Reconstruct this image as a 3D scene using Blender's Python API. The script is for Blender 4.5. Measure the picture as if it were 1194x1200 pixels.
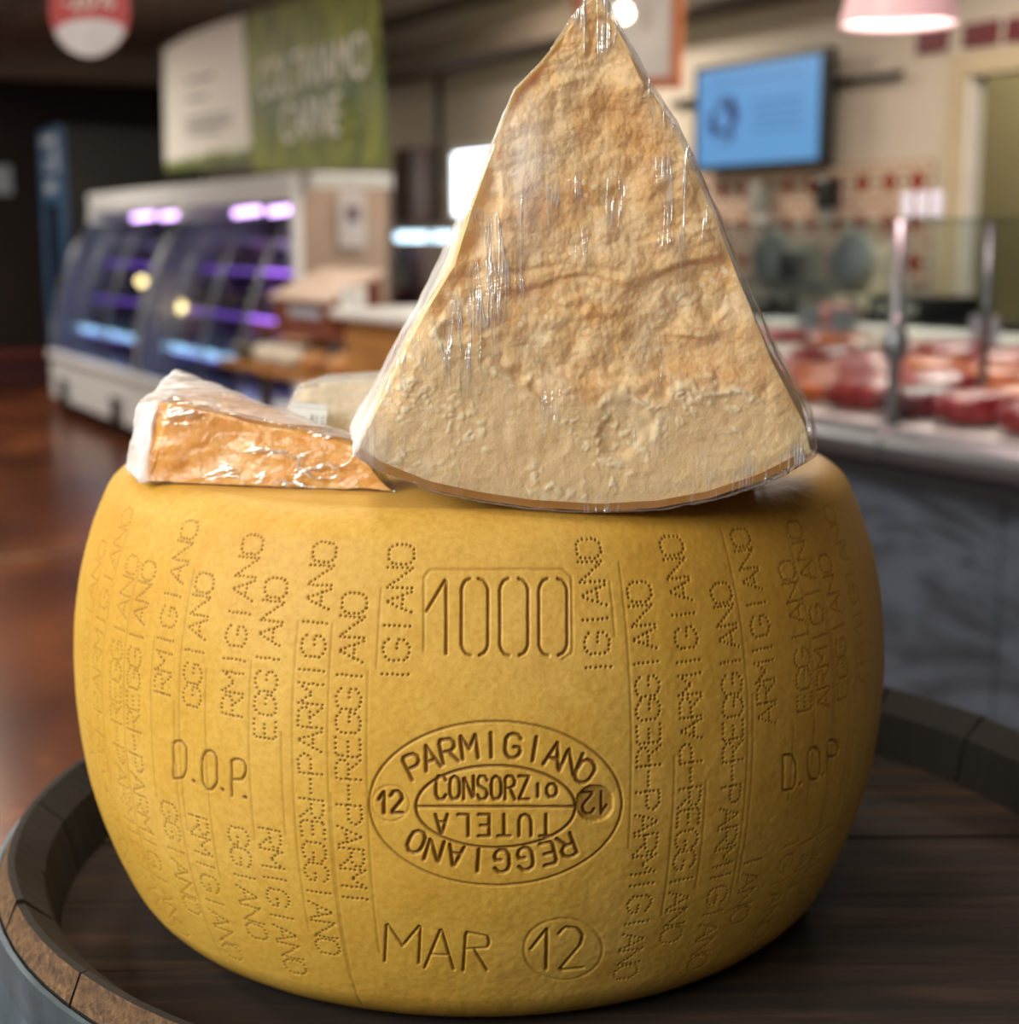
import bpy, bmesh, math, random
import numpy as np
from mathutils import Vector, Matrix

random.seed(7)
RNG = np.random.default_rng(11)
for o in list(bpy.data.objects):
    bpy.data.objects.remove(o, do_unlink=True)
SC = bpy.context.scene
COL = SC.collection

# ------------------------------------------------------------------ camera
FPX, HOR = 1800.0, 280.0
ZH = 0.90                                   # height of the barrel head, on which the wheel stands
CAM_D, CAM_H, YAW = 0.8553, 0.3691, 0.0191
PITCH = math.atan((600 - HOR) / FPX)
CZ = ZH + CAM_H
cam_d = bpy.data.cameras.new('camera')
cam = bpy.data.objects.new('camera', cam_d); COL.objects.link(cam)
cam.location = (0, -CAM_D, CZ)
cam.rotation_euler = (math.pi / 2 - PITCH, 0, -YAW)
cam_d.sensor_fit = 'HORIZONTAL'; cam_d.sensor_width = 36.0
cam_d.lens = FPX / 1194 * 36.0
cam_d.clip_start = 0.01; cam_d.clip_end = 100
cam_d.dof.use_dof = True
cam_d.dof.focus_distance = 0.645
cam_d.dof.aperture_fstop = 7.4
SC.camera = cam

# ------------------------------------------------------------------ world, lights, exposure
w = bpy.data.worlds.new('world'); SC.world = w; w.use_nodes = True
w.node_tree.nodes['Background'].inputs[0].default_value = (1.0, 0.95, 0.88, 1)
w.node_tree.nodes['Background'].inputs[1].default_value = 0.10
SC.view_settings.view_transform = 'Standard'
SC.view_settings.look = 'None'
SC.view_settings.gamma = 1.0
SC.view_settings.use_curve_mapping = False
SC.view_settings.exposure = 0.0

def area(name, loc, target, sx, sy, power, col, spread=None):
    l = bpy.data.lights.new(name, 'AREA'); l.shape = 'RECTANGLE'; l.size = sx; l.size_y = sy
    l.energy = power; l.color = col
    if spread: l.spread = spread
    o = bpy.data.objects.new(name, l); COL.objects.link(o)
    o.location = loc
    o.rotation_euler = (Vector(target) - Vector(loc)).to_track_quat('-Z', 'Y').to_euler()
    return o
# daylight through the shop window on the left, a shop ceiling lamp, an added front fill lamp
area('daylight_window', (-2.35, -1.65, 2.35), (0, 0, 1.05), 1.9, 1.5, 122, (1.0, 0.97, 0.90))
area('ceiling_lamp_light_a', (-0.7, 0.9, 2.9), (-0.1, 0.05, 1.1), 0.6, 0.6, 34, (1.0, 0.86, 0.68))
area('front_fill_light', (-0.5, -2.5, 2.85), (0.05, -0.1, 1.25), 0.9, 0.9, 30, (1.0, 0.86, 0.68))  # unseen fill behind the camera, added to brighten the wedge face

# ------------------------------------------------------------------ pixel helpers (1194 x 1200 frame)
CP, SP = math.cos(PITCH), math.sin(PITCH)
CAMV = np.array([0, -CAM_D, CZ])
def ray(x, y):
    xr = (x - 597) / FPX; U = (600 - y) / FPX
    yr = CP + U * SP; z = -SP + U * CP
    return np.array([xr * math.cos(YAW) + yr * math.sin(YAW), -xr * math.sin(YAW) + yr * math.cos(YAW), z])
def onz(x, y, z):
    r = ray(x, y); return CAMV + r * (z - CZ) / r[2]
def onplane(x, y, P, n):
    r = ray(x, y); return CAMV + r * (np.dot(np.array(P) - CAMV, n) / np.dot(r, n))
# shop frame: local x runs along counters and wall towards the viewer, local y towards the right hand wall
AX = np.array([0.46195, -0.88690, 0.0]); AY = np.array([0.88690, 0.46195, 0.0])
RA = math.atan2(AX[1], AX[0])
def S(x, y, z=0.0):
    return tuple(AX * x + AY * y + np.array([0, 0, z]))
def toS(P):
    return float(np.dot(P, AX)), float(np.dot(P, AY)), float(P[2])
def shop(x, y, yp):
    """pixel -> shop coordinates on the plane local y = yp"""
    return toS(onplane(x, y, AY * yp, AY))
def shopx(x, y, xp):
    return toS(onplane(x, y, AX * xp, AX))

# ------------------------------------------------------------------ materials
def lin(h):
    if isinstance(h, str):
        h = h.lstrip('#'); c = [int(h[i:i + 2], 16) / 255 for i in (0, 2, 4)]
        return tuple((v / 12.92 if v <= .04045 else ((v + .055) / 1.055) ** 2.4) for v in c) + (1,)
    return tuple(h) + ((1,) if len(h) == 3 else ())
class NT:
    def __init__(s, name):
        s.m = bpy.data.materials.new(name); s.m.use_nodes = True
        s.t = s.m.node_tree; s.n = s.t.nodes; s.b = s.n['Principled BSDF']; s.out = s.n['Material Output']
    def add(s, typ, **kw):
        n = s.n.new(typ)
        for k, v in kw.items():
            if k in n.inputs: n.inputs[k].default_value = v
            else: setattr(n, k, v)
        return n
    def l(s, a, b): s.t.links.new(a, b)
    def coord(s, kind='Object', scale=(1, 1, 1), rot=(0, 0, 0)):
        tc = s.add('ShaderNodeTexCoord'); mp = s.add('ShaderNodeMapping')
        mp.inputs['Scale'].default_value = scale; mp.inputs['Rotation'].default_value = rot
        s.l(tc.outputs[kind], mp.inputs[0]); return mp.outputs[0]
    def noise(s, vec, scale, detail=4, rough=.55, dist=0):
        n = s.add('ShaderNodeTexNoise'); n.inputs['Scale'].default_value = scale
        n.inputs['Detail'].default_value = detail; n.inputs['Roughness'].default_value = rough
        n.inputs['Distortion'].default_value = dist
        s.l(vec, n.inputs['Vector']); return n.outputs['Fac']
    def ramp(s, fac, stops):
        r = s.add('ShaderNodeValToRGB'); e = r.color_ramp.elements
        while len(e) < len(stops): e.new(.5)
        for i, (p, c) in enumerate(stops):
            e[i].position = p; e[i].color = lin(c)
        s.l(fac, r.inputs[0]); return r.outputs[0]
    def mix(s, fac, a, b, mode='MIX'):
        m = s.add('ShaderNodeMix'); m.data_type = 'RGBA'; m.blend_type = mode
        for v, i in ((fac, 0), (a, 6), (b, 7)):
            if hasattr(v, 'links'): s.l(v, m.inputs[i])
            else: m.inputs[i].default_value = v if i == 0 else lin(v)
        return m.outputs[2]
    def math(s, op, a, b=0.0, c=None, clamp=False):
        m = s.add('ShaderNodeMath'); m.operation = op; m.use_clamp = clamp
        for i, v in enumerate((a, b) if c is None else (a, b, c)):
            if hasattr(v, 'links'): s.l(v, m.inputs[i])
            else: m.inputs[i].default_value = v
        return m.outputs[0]
    def attr(s, name):
        a = s.add('ShaderNodeAttribute'); a.attribute_name = name; return a.outputs['Fac']
    def bump(s, h, strength=.3, dist=.01):
        b = s.add('ShaderNodeBump'); b.inputs['Strength'].default_value = strength; b.inputs['Distance'].default_value = dist
        s.l(h, b.inputs['Height']); s.l(b.outputs[0], s.b.inputs['Normal']); return b.outputs[0]
    def col(s, c):
        if hasattr(c, 'links'): s.l(c, s.b.inputs['Base Color'])
        else: s.b.inputs['Base Color'].default_value = lin(c)
    def set(s, rough=.5, metal=0., spec=.5):
        s.b.inputs['Roughness'].default_value = rough; s.b.inputs['Metallic'].default_value = metal
        s.b.inputs['Specular IOR Level'].default_value = spec

def plain(name, c, rough=.5, metal=0., var=.12, scale=9., bumpy=0., spec=.5):
    t = NT(name); v = t.coord()
    n = t.noise(v, scale, 4)
    a = lin(c); dk = tuple(max(0, x * (1 - var)) for x in a[:3]); lt = tuple(min(1, x * (1 + var)) for x in a[:3])
    t.col(t.ramp(n, [(.3, dk), (.7, lt)])); t.set(rough, metal, spec)
    if bumpy: t.bump(t.noise(v, scale * 6, 3), bumpy, .004)
    return t.m
def emit(name, c, strength):
    t = NT(name); t.col(c); t.b.inputs['Emission Color'].default_value = lin(c); t.b.inputs['Emission Strength'].default_value = strength
    t.set(.4); return t.m
def glassy(name, tint='#e8f0f0', fac=.10, rough=.02):
    t = NT(name); t.n.remove(t.b)
    tr = t.add('ShaderNodeBsdfTransparent'); tr.inputs[0].default_value = lin(tint)
    gl = t.add('ShaderNodeBsdfGlossy'); gl.inputs['Roughness'].default_value = rough; gl.inputs['Color'].default_value = (1, 1, 1, 1)
    lw = t.add('ShaderNodeLayerWeight'); lw.inputs['Blend'].default_value = .25
    f = t.math('MULTIPLY_ADD', lw.outputs['Fresnel'], .45, fac * .2, True)
    mx = t.add('ShaderNodeMixShader'); t.l(f, mx.inputs[0]); t.l(tr.outputs[0], mx.inputs[1]); t.l(gl.outputs[0], mx.inputs[2])
    t.l(mx.outputs[0], t.out.inputs[0]); return t.m
def wood(name, c1, c2, c3, scale=6., axis=0, rough=.6, bumpy=.3, stretch=14):
    t = NT(name); sc = [stretch, stretch, stretch]; sc[axis] = 1.0
    v = t.coord('Object', tuple(sc))
    n = t.noise(v, scale, 6, .62, .6)
    big = t.noise(t.coord('Object', (1, 1, 1)), 7, 3)
    c = t.ramp(n, [(.28, c1), (.5, c2), (.72, c3)])
    t.col(t.mix(t.math('MULTIPLY', big, .55), c, c1)); t.set(rough)
    if bumpy: t.bump(n, bumpy, .004)
    return t.m

# ------------------------------------------------------------------ mesh helpers
class MB:
    def __init__(s): s.v = []; s.f = []
    def add(s, vs, fs):
        k = len(s.v); s.v += [tuple(v) for v in vs]; s.f += [tuple(i + k for i in f) for f in fs]; return s
    def box(s, x0, x1, y0, y1, z0, z1):
        return s.add([(x0, y0, z0), (x1, y0, z0), (x1, y1, z0), (x0, y1, z0), (x0, y0, z1), (x1, y0, z1), (x1, y1, z1), (x0, y1, z1)],
                     [(0, 3, 2, 1), (4, 5, 6, 7), (0, 1, 5, 4), (1, 2, 6, 5), (2, 3, 7, 6), (3, 0, 4, 7)])
    def prism(s, pts, a0, a1, axis=0):
        """extrude a 2D outline along an axis (0: outline in y,z; 1: x,z; 2: x,y)"""
        n = len(pts)
        def P(p, a): return {0: (a, p[0], p[1]), 1: (p[0], a, p[1]), 2: (p[0], p[1], a)}[axis]
        vs = [P(p, a0) for p in pts] + [P(p, a1) for p in pts]
        return s.add(vs, [tuple(range(n))[::-1], tuple(range(n, 2 * n))] + [(i, (i + 1) % n, n + (i + 1) % n, n + i) for i in range(n)])
    def lathe(s, prof, n=32, c=(0, 0, 0), close=False):
        m = len(prof); vs = []
        for r, z in prof:
            for k in range(n):
                a = 2 * math.pi * k / n; vs.append((c[0] + r * math.cos(a), c[1] + r * math.sin(a), c[2] + z))
        fs = [(j * n + k, j * n + (k + 1) % n, (j + 1) * n + (k + 1) % n, (j + 1) * n + k) for j in range(m - 1) for k in range(n)]
        if close: fs += [((m - 1) * n + k, (m - 1) * n + (k + 1) % n, (k + 1) % n, k) for k in range(n)]
        else: fs += [tuple(range(n))[::-1], tuple(range((m - 1) * n, m * n))]
        return s.add(vs, fs)
    def tube(s, pts, r, n=8, r2=None):
        pts = [Vector(p) for p in pts]; vs = []; m = len(pts)
        for i, p in enumerate(pts):
            d = (pts[min(i + 1, m - 1)] - pts[max(i - 1, 0)]).normalized()
            u = d.cross(Vector((0, 0, 1)) if abs(d.z) < .9 else Vector((1, 0, 0))).normalized(); w_ = d.cross(u)
            for k in range(n):
                a = 2 * math.pi * k / n; vs.append(p + u * r * math.cos(a) + w_ * (r2 or r) * math.sin(a))
        fs = [(i * n + k, i * n + (k + 1) % n, (i + 1) * n + (k + 1) % n, (i + 1) * n + k) for i in range(m - 1) for k in range(n)]
        fs += [tuple(range(n))[::-1], tuple(range((m - 1) * n, m * n))]
        return s.add(vs, fs)
    def build(s, name, mat, parent=None, bevel=0, smooth=False, loc=None, rotz=None):
        me = bpy.data.meshes.new(name); me.from_pydata(s.v, [], s.f); me.update()
        bm = bmesh.new(); bm.from_mesh(me); bmesh.ops.recalc_face_normals(bm, faces=bm.faces); bm.to_mesh(me); bm.free()
        me.materials.append(mat)
        o = bpy.data.objects.new(name, me); COL.objects.link(o)
        if parent: o.parent = parent
        if loc is not None: o.location = loc
        if rotz is not None: o.rotation_euler = (0, 0, rotz)
        if smooth:
            for p in me.polygons: p.use_smooth = True
        if bevel:
            b = o.modifiers.new('bevel', 'BEVEL'); b.width = bevel; b.segments = 2; b.limit_method = 'ANGLE'
        return o
def thing(name, label, cat, loc=(0, 0, 0), rotz=0, group=None):
    o = bpy.data.objects.new(name, None); COL.objects.link(o); o.empty_display_size = .05
    o.location = loc; o.rotation_euler = (0, 0, rotz)
    return tag(o, label, cat, group)
def tag(o, label, cat, group=None, kind=None):
    o['label'] = label; o['category'] = cat
    if group: o['group'] = group
    if kind: o['kind'] = kind
    return o
def struct(o): o['kind'] = 'structure'; return o
def share(src, name, parent, loc=(0, 0, 0), rot=None):
    o = src.copy(); o.name = name; COL.objects.link(o); o.parent = parent; o.location = loc
    if rot: o.rotation_euler = rot
    return o
def fast_mesh(name, V, Q, mat, smooth=True, attrs=None, tris=None):
    """V (n,3), Q (m,4) numpy -> mesh"""
    me = bpy.data.meshes.new(name)
    me.vertices.add(len(V)); me.vertices.foreach_set('co', np.ascontiguousarray(V, dtype=np.float32).ravel())
    nq = len(Q); nt = 0 if tris is None else len(tris)
    loops = Q.ravel() if nt == 0 else np.concatenate([Q.ravel(), np.asarray(tris).ravel()])
    me.loops.add(len(loops)); me.loops.foreach_set('vertex_index', loops.astype(np.int32))
    me.polygons.add(nq + nt)
    st = np.concatenate([np.arange(nq) * 4, nq * 4 + np.arange(nt) * 3]).astype(np.int32)
    me.polygons.foreach_set('loop_start', st)
    me.polygons.foreach_set('use_smooth', np.full(nq + nt, smooth, dtype=bool))
    me.update(calc_edges=True); me.validate()
    if attrs:
        for k, a in attrs.items():
            at = me.attributes.new(k, 'FLOAT', 'POINT'); at.data.foreach_set('value', np.ascontiguousarray(a, dtype=np.float32).ravel())
    me.materials.append(mat)
    return me

# ------------------------------------------------------------------ numpy noise
def _h(i, j, k, s):
    n = (i * 374761393 + j * 668265263 + k * 2147483647 + s * 1274126177) & 0xffffffff
    n = ((n ^ (n >> 13)) * 1274126177) & 0xffffffff
    n = ((n ^ (n >> 16)) * 2246822519) & 0xffffffff
    return ((n ^ (n >> 15)) & 0xffffff) / float(0xffffff)
def vnoise(P, s=0):
    I = np.floor(P).astype(np.int64); F = P - I; F = F * F * (3 - 2 * F)
    out = 0
    for dx in (0, 1):
        wx = F[..., 0] if dx else 1 - F[..., 0]
        for dy in (0, 1):
            wy = F[..., 1] if dy else 1 - F[..., 1]
            for dz in (0, 1):
                wz = F[..., 2] if dz else 1 - F[..., 2]
                out = out + wx * wy * wz * _h(I[..., 0] + dx, I[..., 1] + dy, I[..., 2] + dz, s)
    return out * 2 - 1
def fbm(P, o=4, s=0, g=.5):
    a = 1; t = 0; r = 0
    for k in range(o):
        r = r + a * vnoise(P * 2 ** k + 17.3 * k, s + k); t += a; a *= g
    return r / t
def worley(P, s=0):
    I = np.floor(P).astype(np.int64); F1 = np.full(P.shape[:-1], 9.)
    for dx in (-1, 0, 1):
        for dy in (-1, 0, 1):
            for dz in (-1, 0, 1):
                J = I + np.array([dx, dy, dz])
                q = np.stack([J[..., c] + _h(J[..., 0], J[..., 1], J[..., 2], s + 31 * c) for c in range(3)], -1)
                F1 = np.minimum(F1, ((q - P) ** 2).sum(-1))
    return np.sqrt(F1)
def sstep(a, b, x):
    t = np.clip((x - a) / (b - a), 0, 1); return t * t * (3 - 2 * t)

# ================================================================== THE SETTING
WALL_Y = 4.35          # right hand wall, shop frame
CEIL = 3.0
def floor_mat():
    t = NT('polished_floor'); v = t.coord()
    a = t.noise(v, 1.1, 6, .62, .8); b = t.noise(v, 9, 5, .6)
    c = t.ramp(a, [(.30, '#3a1d10'), (.48, '#62341c'), (.62, '#8a4f2a'), (.75, '#9c6238')])
    t.col(t.mix(t.math('MULTIPLY', b, .5), c, '#452415')); t.set(.22)
    t.bump(b, .05, .01); return t.m
struct(MB().box(-16, 10, -14, 9, -.05, 0).build('floor', floor_mat(), rotz=RA))
m_wall = plain('wall_paint', '#b3a696', .8, var=.05, scale=3)
m_wall_dark = plain('dark_wall_paint', '#1d100b', .75, var=.2, scale=2)
m_ceil = plain('ceiling_paint', '#9a9082', .85, var=.08, scale=2)
m_beam = plain('beam_paint', '#55493c', .8, var=.1)
struct(MB().box(-16, 10, -14, 9, CEIL, CEIL + .1).build('ceiling', m_ceil, rotz=RA))
# right hand wall with the door opening
xd0, _, zd = shop(1150, 88, WALL_Y)
xd0 = shop(1136, 88, WALL_Y)[0]; XD1 = xd0 + .95
wb = MB()
wxa, wxb = shop(527, 172, WALL_Y), shop(565, 260, WALL_Y)
WX0, WX1, WZ0, WZ1 = wxa[0], wxa[0] + .85, wxb[2], wxa[2]
wb.box(-14.2, WX0, WALL_Y, WALL_Y + .05, 0, CEIL); wb.box(WX1, xd0, WALL_Y, WALL_Y + .05, 0, CEIL); wb.box(XD1, 3, WALL_Y, WALL_Y + .05, 0, CEIL)
wb.box(xd0, XD1, WALL_Y, WALL_Y + .05, zd, CEIL)
wb.box(WX0, WX1, WALL_Y, WALL_Y + .05, 0, WZ0); wb.box(WX0, WX1, WALL_Y, WALL_Y + .05, WZ1, CEIL)
struct(wb.build('wall_right', m_wall, rotz=RA))
struct(MB().box(-14.35, -14.2, -14, WALL_Y + .05, 0, CEIL).build('wall_back', m_wall_dark, rotz=RA))
# window with daylight behind it
win = struct(bpy.data.objects.new('window_1', None)); COL.objects.link(win); win.rotation_euler = (0, 0, RA)
m_wf = plain('window_frame_paint', '#d9dad6', .5)
fr = MB()
for (a, b, c, d) in ((WX0, WX0 + .05, WZ0, WZ1), (WX1 - .05, WX1, WZ0, WZ1), (WX0, WX1, WZ0, WZ0 + .05), (WX0, WX1, WZ1 - .05, WZ1)):
    fr.box(a, b, WALL_Y - .005, WALL_Y + .055, c, d)
fr.build('window_frame', m_wf, win)
MB().box(WX0 + .05, WX1 - .05, WALL_Y + .02, WALL_Y + .03, WZ0 + .05, WZ1 - .05).build('pane', emit('daylit_pane', '#e6f2ff', 6.0), win)
# door opening, jambs, and the olive room behind
m_jamb = plain('door_jamb_paint', '#a8977a', .6, var=.06)
m_jambw = plain('door_edge_paint', '#cfc8bc', .5, var=.04)
dr = struct(bpy.data.objects.new('door_1', None)); COL.objects.link(dr); dr.rotation_euler = (0, 0, RA)
MB().box(xd0 - .10, xd0, WALL_Y - .03, WALL_Y + .055, 0, zd + .09).build('door_jamb', m_jamb, dr)
MB().box(XD1, XD1 + .10, WALL_Y - .03, WALL_Y + .055, 0, zd + .09).build('door_jamb', m_jamb, dr)
MB().box(xd0, XD1, WALL_Y - .03, WALL_Y + .055, zd, zd + .09).build('door_head', m_jamb, dr)
MB().box(xd0, xd0 + .03, WALL_Y - .01, WALL_Y + .06, 0, zd).build('door_stop', m_jambw, dr)
m_olive = plain('olive_wall_paint', '#a0936a', .7, var=.06)
struct(MB().box(xd0 - 2.5, XD1 + 2.0, WALL_Y + 1.5, WALL_Y + 1.6, 0, CEIL).build('wall_far', m_olive, rotz=RA))
area('back_room_light', S(xd0 - .6, WALL_Y + .6, 2.8), S(xd0 - .6, WALL_Y + 1.5, 1.3), .9, .5, 22, (1, .95, .82))
# dark duct along the wall and ceiling beams
struct(MB().box(-14.2, 3, WALL_Y - .32, WALL_Y, 2.36, 2.52).build('trim_1', m_beam, rotz=RA, bevel=.01))
struct(MB().box(-14.2, 3, WALL_Y - .10, WALL_Y, 2.74, 2.82).build('trim_2', m_beam, rotz=RA, bevel=.01))
for i, yy in enumerate((-3.2, -.6, 1.6)):
    struct(MB().box(-14.2, 6, yy, yy + .28, CEIL - .22, CEIL).build('trim_%d' % (i + 3), m_beam, rotz=RA, bevel=.01))
struct(MB().box(-14.2, -13.9, -10, WALL_Y, CEIL - .30, CEIL).build('trim_6', m_ceil, rotz=RA, bevel=.01))
pa, pb = onz(-60, 665, 0), onz(160, 636, 0)
dv = (pb - pa) / np.linalg.norm(pb - pa); nv = np.array([-dv[1], dv[0], 0]) * .022
pa = pa - dv * 3; pb = pb + dv * .5
tb = MB().add([tuple(pa - nv), tuple(pb - nv), tuple(pb + nv), tuple(pa + nv)] + [tuple(p + np.array([0, 0, .004])) for p in (pa - nv, pb - nv, pb + nv, pa + nv)],
              [(0, 3, 2, 1), (4, 5, 6, 7), (0, 1, 5, 4), (1, 2, 6, 5), (2, 3, 7, 6), (3, 0, 4, 7)])
struct(tb.build('trim_7', plain('floor_joint_brass', '#8a6a4c', .35, .4)))

# wall tiles behind the meat counter
def tile_mat():
    t = NT('printed_tile'); v = t.coord('Object', (1, 1, 1))
    sx = t.add('ShaderNodeSeparateXYZ'); t.l(v, sx.inputs[0])
    x, z = t.math('ABSOLUTE', sx.outputs[0]), t.math('ABSOLUTE', sx.outputs[2])
    mxv = t.math('MAXIMUM', x, z); mn = t.math('MINIMUM', x, z)
    cross = t.math('MULTIPLY', t.math('LESS_THAN', mxv, .046), t.math('LESS_THAN', mn, .023))
    r = t.math('SQRT', t.math('ADD', t.math('POWER', t.math('SUBTRACT', x, .087), 2.), t.math('POWER', z, 2.)))
    dot1 = t.math('LESS_THAN', r, .018)
    r2 = t.math('SQRT', t.math('ADD', t.math('POWER', t.math('SUBTRACT', z, .087), 2.), t.math('POWER', x, 2.)))
    dot2 = t.math('LESS_THAN', r2, .016)
    rc = t.math('SQRT', t.math('ADD', t.math('POWER', t.math('SUBTRACT', z, .06), 2.), t.math('POWER', t.math('SUBTRACT', x, .06), 2.)))
    ring = t.math('LESS_THAN', t.math('ABSOLUTE', t.math('SUBTRACT', rc, .026)), .009)
    c = t.mix(ring, '#c4b6a2', '#a27a68'); c = t.mix(dot1, c, '#4c4a40'); c = t.mix(dot2, c, '#7a2a1e'); c = t.mix(cross, c, '#7c1c10')
    t.col(c); t.set(.25); return t.m
TS = .174
tile_top = shop(1097, 183, WALL_Y)
TX1, TZ1 = tile_top[0], 1.60
m_tile = tile_mat(); m_grout = plain('grout', '#9a8c7a', .9); t0 = None
def tiled(x1, ncol):
    global t0
    bk = struct(MB().box(x1 - ncol * TS, x1, WALL_Y - .008, WALL_Y + .002, TZ1 - 3 * TS, TZ1).build('wall_tiles', m_grout, rotz=RA))
    for i in range(ncol):
        for j in range(3):
            loc = (x1 - (i + .5) * TS, WALL_Y - .011, TZ1 - (j + .5) * TS)
            if t0 is None:
                t0 = MB().box(-TS / 2 + .0015, TS / 2 - .0015, -.004, .004, -TS / 2 + .0015, TS / 2 - .0015).build('tile', m_tile, bk, loc=loc)
            else: share(t0, 'tile', bk, loc)
tiled(TX1, int((TX1 - WX1 - .04) / TS)); tiled(WX0 - .02, 5)

# ================================================================== BARREL
BC = (0.060, 0.012); BR = .330
m_oak_dark = wood('weathered_dark_oak', '#0e0906', '#2a1c12', '#503a27', 5, 0, .9, .5, 12)
m_oak_end = wood('stave_end_grain', '#33241a', '#6e5238', '#94744e', 230, 2, .85, .7, 1)
m_stave_in = wood('stave_inner_oak', '#070504', '#100b07', '#1a120c', 6, 2, .8, .3, 12)
def hoop_mat():
    t = NT('galvanised_hoop'); v = t.coord(); n = t.noise(v, 14, 6, .65); n2 = t.noise(v, 90, 3)
    t.col(t.ramp(n, [(.3, '#3c4a55'), (.55, '#5e707c'), (.75, '#8797a0')])); t.set(.5, .55)
    t.bump(n2, .15, .002); return t.m
barrel = thing('wine_barrel', 'dark oak wine barrel with steel hoops carrying the cheese wheel', 'barrel', (BC[0], BC[1], 0))
NSTAVE = 26
def stave_r(z):       # outer radius of the barrel
    return .400 - .086 * abs((z - .47) / .48) ** 2.1
random.seed(3)
edges = [2 * math.pi * (k + random.uniform(-.16, .16)) / NSTAVE for k in range(NSTAVE)]
for k in range(NSTAVE):
    a0 = edges[k] + .0028; a1 = (edges[(k + 1) % NSTAVE] + (2 * math.pi if k == NSTAVE - 1 else 0)) - .0028
    top = ZH + .043 + random.uniform(-.0015, .0015)
    # (radius outer, radius inner, z) from the floor up
    secs = [(stave_r(z) - .004, stave_r(z) - .030, z) for z in (.0, .12, .26, .40, .54, .68, .80)]
    secs += [(.333, .300, ZH - .03), (.331, .300, ZH), (.331, .307, ZH + .030), (.3252, .3215, top)]
    mb = MB(); na = 4; vs = []
    for ro, ri, z in secs:
        for q in range(na + 1):
            a = a0 + (a1 - a0) * q / na; vs.append((ro * math.cos(a), ro * math.sin(a), z))
        for q in range(na + 1):
            a = a0 + (a1 - a0) * q / na; vs.append((ri * math.cos(a), ri * math.sin(a), z))
    W = 2 * (na + 1); fs = []
    for i in range(len(secs) - 1):
        b = i * W
        for q in range(na):
            fs.append((b + q, b + q + 1, b + W + q + 1, b + W + q))
            fs.append((b + na + 1 + q + 1, b + na + 1 + q, b + W + na + 1 + q, b + W + na + 1 + q + 1))
        fs.append((b, b + W, b + W + na + 1, b + na + 1)); fs.append((b + na, b + 2 * na + 1, b + W + 2 * na + 1, b + W + na))
    for b, rv in ((0, 1), ((len(secs) - 1) * W, 0)):
        for q in range(na):
            f = (b + q, b + q + 1, b + na + 1 + q + 1, b + na + 1 + q); fs.append(f[::-1] if rv else f)
    o = mb.add(vs, fs).build('stave', m_stave_in, barrel)
    o.data.materials.append(m_oak_end)
    zt = ZH + .02
    for p in o.data.polygons:        # sawn chamfer at the stave end is pale bare wood
        c = p.center; r = math.hypot(c.x, c.y)
        if c.z > ZH + .031 and p.normal.z > .2 and p.normal.x * c.x + p.normal.y * c.y > 0: p.material_index = 1
m_hoop = hoop_mat()
def hoop(z0, z1):
    n = 96; pr = []
    for z in np.linspace(z0, z1, 5):
        pr.append((max(stave_r(z), .331) + .0012, z))
    pr += [(r + .0028, z) for r, z in pr[::-1]]
    return MB().lathe(pr, n, close=True).build('hoop', m_hoop, barrel, smooth=False)
hoop(ZH - .066, ZH + .029); hoop(.70, .755); hoop(.25, .305); hoop(.04, .11)
# head boards
HB = 7; RH = .3005
bw = 2 * RH / HB
for k in range(HB):
    x0, x1 = -RH + k * bw + .0006, -RH + (k + 1) * bw - .0006
    ys = []
    N = 10
    up = [(x0 + (x1 - x0) * i / N, math.sqrt(max(RH ** 2 - (x0 + (x1 - x0) * i / N) ** 2, 0))) for i in range(N + 1)]
    dn = [(x, -y) for x, y in up[::-1]]
    pts = up + dn
    pts = [p for i, p in enumerate(pts) if i == 0 or (abs(p[0] - pts[i - 1][0]) + abs(p[1] - pts[i - 1][1])) > 1e-6]
    # boards run left to right: swap axes so that the length is along x
    pts = [(p[1], p[0]) for p in pts]
    dz = random.uniform(-.0012, 0)
    MB().prism(pts, ZH - .024 + dz, ZH - .0005 + dz, 2).build('head_board', m_oak_dark, barrel, bevel=.0008)

# ================================================================== CHEESE WHEEL
H, RT, RM, RB, CT, CB, ZM = .2514, .1972, .225, .1858, .0144, .0269, .1399
def prof_r(z):
    z = np.asarray(z, float)
    r = np.where(z < ZM, RM - (RM - RB) * np.abs((z - ZM) / ZM) ** 2.2, RM - (RM - RT) * np.abs((z - ZM) / (H - ZM)) ** 2.2)
    t = np.clip((CB - z) / CB, 0, 1); r = r - CB * (1 - np.sqrt(1 - np.minimum(t, 1) ** 2))
    t = np.clip((z - (H - CT)) / CT, 0, 1); r = r - CT * (1 - np.sqrt(1 - t ** 2))
    return r
def on_wheel(x, y):
    """pixel -> (theta, z) on the side of the wheel"""
    r = ray(x, y); t = np.linspace(.45, .95, 1500)
    P = CAMV + t[:, None] * r; z = P[:, 2] - ZH
    g = np.hypot(P[:, 0], P[:, 1]) - np.where((z > 0) & (z < H), prof_r(np.clip(z, 0, H)), 0)
    g = np.where((z > H) | (z < 0), 1, g)
    i = np.argmax(g < 0)
    if not (g < 0).any(): return None
    k = g[i - 1] / (g[i - 1] - g[i]) if g[i - 1] < .5 else 1.
    q = P[i - 1] + (P[i] - P[i - 1]) * k
    return math.atan2(q[0], -q[1]), q[2] - ZH
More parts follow.
